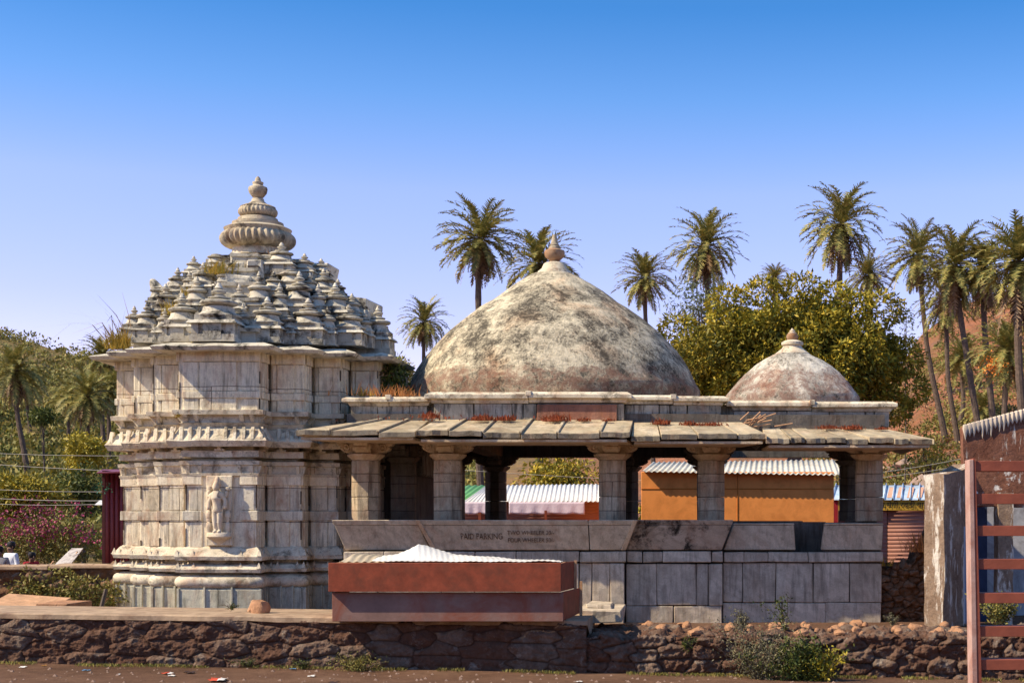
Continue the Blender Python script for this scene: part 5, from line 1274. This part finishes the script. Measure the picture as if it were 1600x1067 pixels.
def grid_wall(name, P0, P1, zb, ztops, th, mat, par, n=40, m=26, amp=.03):
    """irregular standing wall from P0 to P1 (x,y); ztops: list of (t, z)"""
    P0, P1 = Vector((*P0, 0)), Vector((*P1, 0)); t = (P1 - P0).normalized(); nn = Vector((t.y, -t.x, 0))
    def zt(u):
        for (a, p), (c, q) in zip(ztops, ztops[1:]):
            if u <= c: return p + (q - p) * (u - a) / max(1e-6, c - a)
        return ztops[-1][1]
    b = MB(); V = []; 
    for i in range(n + 1):
        u = i / n; base = P0.lerp(P1, u); z1 = zt(u)
        col = []
        for j in range(m + 1): col.append(Vector((base.x, base.y, zb + (z1 - zb) * j / m)))
        for j in range(m, -1, -1): col.append(Vector((base.x, base.y, zb + (z1 - zb) * j / m)) - nn * th)
        V += [v + mnoise.noise_vector(v * 1.7) * amp + mnoise.noise_vector(v * 6) * amp * .35 for v in col]
    k = 2 * (m + 1); fs = []
    for i in range(n):
        for j in range(k - 1): fs.append([i * k + j, (i + 1) * k + j, (i + 1) * k + j + 1, i * k + j + 1])
    fs.append([j for j in range(k)]); fs.append([n * k + j for j in range(k)][::-1])
    b.add(V, fs); return b.build(name, mat, par, smooth='auto')
rw = empty('ruined_house', (XX(1500, 30), 31, .45), 'roofless old house with streaked plaster wall and doorway behind the red ladder', 'ruin')
grid_wall('streaked_wall', (XX(1475, 29.4), 29.4), (XX(1519, 30.3), 30.3), .4, [(0, ZZ(742, 29.6)), (.6, ZZ(734, 29.6)), (1, ZZ(722, 29.6))], .45, M_ruin, rw)
grid_wall('upper_wall', (XX(1521, 30.2), 30.2), (XX(1660, 30.2), 30.2), ZZ(792, 30.2), [(0, ZZ(722, 30.2)), (.5, ZZ(711, 30.2)), (1, ZZ(708, 30.2))], .4, M_ruin2, rw)
grid_wall('plaster_pier', (XX(1560, 30.1), 30.1), (XX(1583, 30.1), 30.1), .4, [(0, ZZ(770, 30.1)), (1, ZZ(770, 30.1))], .4, M_ruin, rw, n=10)
b = MB(); b.box(XX(1500, 33), XX(1680, 33), 33.2, 33.5, .4, ZZ(745, 33)); b.build('inner_wall', simple('blue_white_distemper', (.50, .50, .52), .2, 1.2, dirt=(.16, .14, .14), damt=.85, dscale=1.2), rw)
b = MB(); b.box(XX(1524, 31.5), XX(1541, 31.5), 31.4, 31.6, .4, ZZ(700, 31.5) - .9); b.build('blue_door_frame', simple('dark_blue_frame', (.04, .06, .12), .2, 3), rw); b = MB(); b.box(XX(1503, 29.7), XX(1522, 29.7), 29.35, 29.50, .55, ZZ(822, 29.5)); b.build('dark_blue_slab', simple('navy_tone', (.03, .05, .13), .2, 3), rw)  # the second box is a plain dark blue slab beside the streaked wall
b = MB(); b.box(XX(1554, 31.5), XX(1557.5, 31.5), 31.3, 31.4, .4, ZZ(772, 31.5)); b.build('blue_pipe', simple('blue_pipe_paint', (.08, .2, .55), .1, 3), rw)
sw = empty('boundary_wall', (XX(1560, 37), 37, .45), 'brown old boundary wall with pale scalloped coping rising to the right', 'wall')
sc_t = []
for i in range(33):
    u = i / 32; sc_t.append((u, ZZ(668 - 30 * min(1, u * 1.9) - 4 * abs(math.sin(i * 1.57 / 1.0)) , 37)))
grid_wall('wall_body', (XX(1506, 37), 37), (XX(1720, 37), 37), .4, sc_t, .5, plaster('brown_wall_white_drips', (.17, .065, .04), (.32, .15, .10), (.80, .72, .62), .9, .60, (2.5, 2.5, .25)), sw, n=96, m=30, amp=.03)
b = MB()
for i in range(32):
    u = (i + .5) / 32; x = XX(1506 + 214 * u, 36.9); z = ZZ(668 - 30 * min(1, u * 1.9), 37)
    b.lathe([(.0, .1), (.065, .08), (.075, -.02), (.045, -.14), (.0, -.2 - .2 * random.random())], Vector((x, 36.97, z - .03)), 8, jit=.2)
b.build('scalloped_coping', simple('pale_coping_plaster', (.66, .55, .44), .2, 5), sw, smooth='auto')
# rubble ruin between pavilion and plaster wall
hp = empty('rubble_heap', (XX(1425, 32), 32, .45), 'collapsed rubble wall sloping up from the pavilion to the plaster wall', 'rubble')
def hz(x):
    p = CX + x / 31.3 * F
    pts = [(1378, 886), (1405, 888), (1425, 880), (1440, 862), (1448, 845), (1458, 818), (1466, 806), (1490, 800)]
    for (a, q), (c, w) in zip(pts, pts[1:]):
        if p <= c: return ZZ(q + (w - q) * max(0, p - a) / (c - a), 31.3) + .05 * mnoise.noise(Vector((x * 5, 0, 0)))
    return ZZ(800, 31.3)
rubble_sheet('rubble_face', XX(1374, 31.3), XX(1480, 31.3), .38, hz, 31.3, M_rubble2, hp, depth=1.0, cell=(.2, .13), amp=.14, res=.018, seed=21)
# ------------------------------------------------------------------ red ladder-like rack in front
M_lad = simple('red_oxide_board', (.30, .085, .05), .15, 3, rough=.55, dirt=(.13, .04, .03), damt=.4); M_rail = simple('faded_pink_rail', (.50, .32, .27), .15, 3, dirt=(.34, .14, .10), damt=.7)
ld = empty('wooden_rack', (XX(1560, 21), 21, -.4), 'tall red oxide ladder rack with broad shelves cut off by the right edge', 'rack')
b = MB(); d = 21
def q4(px0, px1, py, y0, y1): return [(XX(px0, d), y0, ZZ(py, d)), (XX(px1, d), y0, ZZ(py, d)), (XX(px1, d), y1, ZZ(py, d)), (XX(px0, d), y1, ZZ(py, d))]
b.loft([q4(1528, 1535.5, 1160, 20.96, 21.3), q4(1520, 1523.5, 716, 20.96, 21.3)]); b.build('right_rail', M_lad, ld)
bpy.data.objects['right_rail'].name = 'rail'
b = MB(); b.loft([q4(1519.5, 1528, 1160, 20.95, 21.3), q4(1513.5, 1520, 718, 20.95, 21.3)]); b.build('rail', M_rail, ld, bevel=.005)
for py in (719, 770, 820, 872, 925, 977, 1029, 1081):
    f = (py - 716) / 444; x0 = 1524 + 11 * f; b = MB()
    b.box(XX(x0, d), XX(1750, d), 20.99, 21.3, ZZ(py + 17, d), ZZ(py + 1, d)); s_ = b.build('shelf', M_lad, ld, bevel=.004)
b = MB(); b.loft([q4(1750, 1756, 1160, 20.95, 21.3), q4(1744, 1750, 718, 20.95, 21.3)]); b.build('rail', M_rail, ld)
# ------------------------------------------------------------------ cables
M_wire = simple('pale_cable', (.45, .42, .38), .1, 3, rough=.5)
def wire(px0, py0, px1, py1, d, sag, label, rad=.007, group='overhead cables'):
    A_, B_ = at(px0, py0, d), at(px1, py1, d); b = MB()
    b.tube([A_.lerp(B_, t / 14) - Vector((0, 0, sag * 4 * (t / 14) * (1 - t / 14))) for t in range(15)], rad, 5)
    tag(b.build('overhead_cable', M_wire, None, origin=A_), label, 'cable', group)
wire(-120, 702, 190, 712, 43, .05, 'highest pale cable crossing the left hillside behind the shrine')
wire(-120, 716, 200, 736, 43, .05, 'second pale cable crossing the left hillside', .008)
wire(-120, 757, 165, 768, 41, .06, 'cable just under the top of the olive bush at the left')
wire(-120, 770, 165, 782, 41, .07, 'cable skimming the top of the pink flowers', .009)
wire(-120, 778, 165, 787, 41, .10, 'lowest cable in front of the pink flowers')
wire(1180, 752, 1560, 704, 43.5, .2, 'cable rising to the right behind the pavilion eave tip'); wire(1180, 756, 1560, 716, 43.5, .2, 'lower of the cables right of the pavilion')
wire(640, 728, 1320, 760, 43, .1, 'cable running behind the pavilion columns')
# ------------------------------------------------------------------ small plants
def tuft(px, py, d, n, h, mat, label, cat='grass tuft', spread=.12, seed=0, nm='grass_tuft', w=.014, lean=(0, 0), group=None, curve=.5):
    r = np.random.default_rng(seed + 500); p = at(px, py, d); Vs, Fs = [], []
    for i in range(n):
        b0 = np.array(p) + np.array([r.normal() * spread * .4, r.normal() * spread * .3, 0]); a = r.uniform(0, 6.28); e = r.uniform(.7, 1.5); l = h * r.uniform(.5, 1.1)
        dv = np.array([math.cos(a) * math.cos(e) + lean[0], math.sin(a) * math.cos(e) * .7 + lean[1], math.sin(e)]); s_ = np.array([-math.sin(a), math.cos(a), 0]) * w * .5 + np.array([w * .35, 0, 0])
        q1 = b0 + dv * l * .5; q2 = b0 + dv * l * np.array([1.25, 1.25, 1]) - np.array([0, 0, l * curve * r.random() * .5]); k = len(Vs)
        Vs += [b0 - s_, b0 + s_, q1 + s_ * .8, q1 - s_ * .8, q2 + s_ * .15, q2 - s_ * .15]; Fs += [(k, k + 1, k + 2, k + 3), (k + 3, k + 2, k + 4, k + 5)]
    o = np_mesh(nm, Vs, Fs, mat, None, origin=p); return tag(o, label, cat, group)
GT = 'grass tufts on the old masonry'
tuft(187, 545, 31.7, 240, .55, MF_grass, 'thick golden grass tuft on the left corner of the shrine cornice', spread=.3, seed=1, lean=(-.15, 0), group=GT)
for i, (x, y) in enumerate(((200, 535), (193, 540), (180, 548))):
    tuft(x, y, 31.9, 7, 1.2 + .3 * i, MF_dry, ['tall dry stalks sticking up beside the corner grass of the shrine roof', 'dry grass stalks arching left from the shrine corner', 'long dry blades hanging down from the shrine corner cornice'][i], cat='dry grass', spread=.15, seed=20 + i, lean=(-.35 * i, 0), curve=.4 + i * .8, nm='dry_grass')
tuft(345, 428, 32.1, 130, .4, MF_grass, 'golden grass tuft below the crown on the left roof face', spread=.35, seed=2, group=GT)
tuft(268, 492, 31.8, 120, .38, MF_grass, 'golden grass tuft between spirelets on the left lower roof', spread=.25, seed=3, group=GT)
tuft(296, 462, 32.1, 60, .25, MF_grass, 'small grass tuft high between the left spirelets', spread=.2, seed=4, group=GT)
tuft(305, 536, 30.7, 22, .16, MF_grass, 'tiny tuft on the cornice beside the biggest spirelet', spread=.1, seed=5, group=GT)
tuft(415, 404, 32.9, 50, .3, MF_dry, 'dry pinkish grass right under the crown neck', spread=.4, seed=6, group=GT)
tuft(515, 500, 32.4, 50, .25, MF_grass, 'yellowish tuft between the right spirelets', spread=.2, seed=7, group=GT)
tuft(277, 652, 30.6, 34, .16, MF_grass, 'small tuft in the bracket band above the wavy eave', spread=.05, seed=8, group=GT)
creeper(572, 628, 572, 606, 33.4, 36, MF_dark, 'dark shrub growing on the roof between shrine and big dome', 60, 'roof_shrub', 'shrub', .12, .5)
creeper(570, 600, 560, 585, 33.2, 12, MF_dry, 'dried brown twigs hanging on the right end of the shrine cornice', 61, 'dry_shrub', 'shrub', .12, .3)
tuft(600, 619, 31.5, 150, .30, MF_orange, 'orange dry grass on the left parapet of the pavilion', spread=1.0, seed=9, group=GT)
tuft(570, 619, 31.45, 40, .28, MF_grass, 'pale green stems at the left end of the pavilion parapet', spread=.3, seed=19, group=GT)
tuft(635, 619, 31.6, 60, .14, MF_orange, 'low orange grass at the foot of the big dome', spread=.5, seed=10, group=GT)
for i, (x, y, w, h, lb) in enumerate(((753, 655, .30, .18, 'round red fern cushion on the eave, leftmost of the pavilion row'), (789, 655, .30, .16, 'red fern cushion just right of the leftmost cushion'), (868, 656, .42, .20, 'widest red fern cushion on the middle of the pavilion eave'), (912, 656, .2, .10, 'tiny red fern beside the widest cushion'), (950, 656, .18, .08, 'faint red fern sprig on the red stained part of the eave'), (1034, 661, .28, .16, 'red fern cushion above the middle right bracket'), (1078, 663, .26, .14, 'red fern cushion over the fourth column'), (1108, 664, .45, .12, 'flat spread of red fern at the end of the middle eave'), (1294, 668, .3, .12, 'red fern sprig on the right hand eave'), (1330, 669, .36, .13, 'red fern spread near the last column'), (1378, 669, .2, .08, 'small red fern near the right eave corner'), (672, 651, .3, .18, 'bright red fern at the step of the parapet'))):
    tuft(x, y + 2, 30.75, int(170 * w / .3), h, MF_redleaf, lb, cat='fern', spread=w * .8, seed=30 + i, nm='red_fern', w=.02, curve=1., group='red ferns on the pavilion eaves')
mo_ = tuft(700, 657, 30.9, 120, .07, MF_redleaf, 'thin line of red moss plants along the left eave top', cat='moss', spread=2.4, seed=50, nm='red_moss', w=.02)
mo_['kind'] = 'stuff'; [mo_.pop(k_, None) for k_ in ('label', 'category')]
b = MB(); r_ = random.Random(4)
for i in range(14):
    x = r_.uniform(1150, 1215); p = at(x, r_.uniform(655, 668), 30.9); b.tube([p, p + Vector((r_.uniform(.1, .45), r_.uniform(-.1, .1), r_.uniform(.02, .25)))], .012, 4)
tag(b.build('dry_twigs', M_plank, None, origin=at(1180, 665, 30.9)), 'dry twigs caught where the middle and right eaves meet', 'twigs')
# roadside weeds, litter
def shrub(px, py, d, w, h, n, mat, label, seed, ll=.05, stems=10, sm=None, nm='weed', cat='weed', group=None):
    r = np.random.default_rng(seed); p = at(px, py, d); root = empty(nm, p, label, cat, group); b = MB(); Cs, Ds = [], []
    for i in range(stems):
        tp = Vector((r.normal() * w * .35, r.normal() * w * .25, h * r.uniform(.45, 1.05))); mid = tp * .5 + Vector((r.normal() * .05, 0, .04)); b.tube([p, p + mid, p + tp], [.008, .006, .003], 4)
        m = n // stems; t = r.random(m) ** .7; pts = np.array(p)[None] + np.array(tp)[None] * t[:, None] + r.standard_normal((m, 3)) * w * .075; Cs.append(pts); Ds.append(unit(r.standard_normal((m, 3)) + [0, 0, .5]))
    b.build('stem', sm or M_wood, root); C = np.concatenate(Cs); leaves_obj('foliage', C, np.concatenate(Ds), ll * (.6 + .8 * r.random(len(C))), ll * .45, mat, root, seed); return root
MF_weed = leafm('dusty_weed', [(.14, .13, .08), (.22, .20, .12), (.10, .10, .06), (.34, .30, .14)])
WG = 'weeds along the roadside wall'
shrub(1190, 1072, 26.4, 1.3, 1.25, 3600, MF_weed, 'tall dusty grey green weed against the right wall', 1, stems=34, group=WG)
shrub(1250, 1075, 26.3, .9, .85, 3800, MF_dark, 'dark dense low bush right of the tall dusty weed', 2, .075, stems=30, group=WG)
shrub(1283, 1070, 26.2, .5, .62, 900, MF_yellow, 'yellow green leafy sprig at the right of the dark bush', 3, .08, stems=12, group=WG)
shrub(1160, 985, 27.6, .5, .35, 420, MF_weed, 'small weed on the earth strip left of the tall weed top', 4, group=WG)
shrub(1228, 985, 28.5, .55, .75, 260, MF_dark, 'thin dark leafed seedling standing before the plinth blocks', 5, .06, stems=5, group=WG)
shrub(1563, 975, 28.2, .7, .5, 900, MF_scrub, 'green shrub seen between the rack shelves', 6, .09, stems=14, group=WG)
shrub(1072, 1015, 26.8, .3, .25, 260, MF_dark, 'little dark weed rooted in the rubble below the pavilion', 7, .05, group=WG)
shrub(560, 1048, 26.7, .8, .25, 1500, MF_scrub, 'low green weed at the wall foot below the red counter', 8, .04, stems=24, group=WG)
shrub(385, 1040, 26.75, .3, .14, 420, MF_dark, 'small dark weed at the foot of the left wall', 9, .035, stems=14, group=WG)
shrub(475, 1043, 26.7, .35, .14, 420, MF_dark, 'small weed clump halfway along the wall foot', 10, .035, stems=14, group=WG)
shrub(362, 952, 27.9, .25, .12, 130, MF_dark, 'sparse weed on the concrete coping before the shrine', 11, .04, stems=8, group=WG)
shrub(1395, 975, 28.8, .3, .25, 200, MF_weed, 'dry weed by the right plinth corner', 12, .05, group=WG)
tuft(1448, 862, 31.2, 160, .55, MF_orange, 'red orange dry grass on the crest of the rubble heap', spread=.5, seed=70, group=GT); tuft(1462, 812, 31.2, 120, .4, MF_orange, 'red grass at the top of the rubble against the plaster wall', spread=.3, seed=71, group=GT)
tuft(1460, 870, 31.1, 90, .5, MF_grass, 'yellow grass low on the rubble heap', spread=.3, seed=72, group=GT); tuft(1385, 884, 31.3, 40, .3, MF_grass, 'few grass blades on the flat end of the rubble heap', spread=.3, seed=73, group=GT)
r = np.random.default_rng(8); Cs, Ds = [], []
for i in range(5200):
    x = r.uniform(-18, 8); y = 26.92 - abs(r.normal()) * .14 - .05
    if mnoise.noise(Vector((x * .9, 1, 0))) < -.05: continue
    Cs.append((x, y, ground_z(x, y))); Ds.append((r.normal() * .5, r.normal() * .4, 1))
o = leaves_obj('wall_foot_grass', np.array(Cs), unit(np.array(Ds)), .07, .018, MF_scrub, seed=5); tag(o, kind='stuff')
M_lit = [simple('litter_' + n_, c, .2, 20) for n_, c in (('red', (.55, .08, .04)), ('white', (.7, .68, .66)), ('blue', (.10, .25, .45)), ('dark', (.05, .03, .03)), ('orange', (.6, .3, .05)))]
LT = [(340, 1055, 24, 0, 'red and white crumpled packet lying on the dirt, biggest of the litter'), (262, 1046, 14, 0, 'small red wrapper on the dirt left of the big packet'), (268, 1049, 9, 1, 'white scrap beside the small red wrapper'), (35, 1040, 10, 1, 'white scrap at the far left of the dirt'), (135, 1042, 9, 2, 'bluish scrap on the dirt near the left wall'), (296, 1045, 14, 3, 'dark rag on the dirt between the wrappers'), (458, 1036, 9, 2, 'blue scrap at the foot of the wall'), (487, 1046, 10, 1, 'pale crumpled paper on the dirt below the counter'), (522, 1055, 14, 3, 'dark clod shaped scrap below the counter'), (348, 1060, 12, 3, 'dark rag just under the big packet'), (68, 1037, 6, 4, 'orange scrap near the left wall foot'), (863, 1060, 10, 2, 'dull blue scrap in the counter shadow'), (905, 1048, 8, 1, 'white scrap at the wall foot right of the counter'), (185, 1047, 6, 1, 'tiny white scrap in the middle of the left dirt')]
for i, (px, py, w, m, lb) in enumerate(LT):
    d = F * 2.62 / (py - CY) ; p = at(px, py, min(26.6, d)); p.z = ground_z(p.x, p.y) + .01; s_ = w * p.y / F; r_ = random.Random(i)
    n = 5; V = [(p.x + s_ * (a / n - .5) + r_.uniform(-.02, .02), p.y + s_ * (c_ / n - .5) * 1.2, p.z + r_.uniform(0, .06) * s_ * 3) for c_ in range(n + 1) for a in range(n + 1)]
    o = np_mesh('litter', V, [(c_ * (n + 1) + a, c_ * (n + 1) + a + 1, (c_ + 1) * (n + 1) + a + 1, (c_ + 1) * (n + 1) + a) for c_ in range(n) for a in range(n)], [M_lit[m], M_lit[1]], None, origin=p, mi=[1 if (m == 0 and (k % 5) > 2) else 0 for k in range(n * n)])
    tag(o, lb, 'litter', 'litter on the dirt')
r = np.random.default_rng(9); Vs = []; Fs = []
for i in range(900):      # pebbles and clods on the dirt, too many to count
    x = r.uniform(-18, 9); y = r.uniform(21.5, 26.7); s_ = r.uniform(.008, .035); z = ground_z(x, y); k = len(Vs)
    Vs += [(x - s_, y - s_, z), (x + s_, y - s_ * .8, z), (x + s_ * .9, y + s_, z), (x - s_, y + s_, z), (x + r.normal() * s_ * .3, y, z + s_ * 1.1)]; Fs += [(k, k + 1, k + 4, k + 4), (k + 1, k + 2, k + 4, k + 4), (k + 2, k + 3, k + 4, k + 4), (k + 3, k, k + 4, k + 4)]
b = MB(); b.v = [tuple(v) for v in Vs]; b.f = [list(f[:3]) for f in Fs]; b.mi = [0] * len(Fs); tag(b.build('pebbles', simple('pebble_stone', (.30, .20, .15), .3, 9), None), kind='stuff')
# a bird far up in the sky
p = at(1466, 352, 90); b = MB(); b.add([p + Vector((-.12, 0, 0)), p + Vector((0, -.04, .03)), p + Vector((.16, 0, .0)), p + Vector((0, .05, -.02)), p + Vector((.05, .2, .08)), p + Vector((.04, -.2, .08))], [(0, 1, 3), (1, 2, 3), (1, 4, 3), (1, 3, 5)])
tag(b.build('bird', M_black, None, origin=p), 'tiny dark bird flying in the blue sky above the right palms', 'bird')
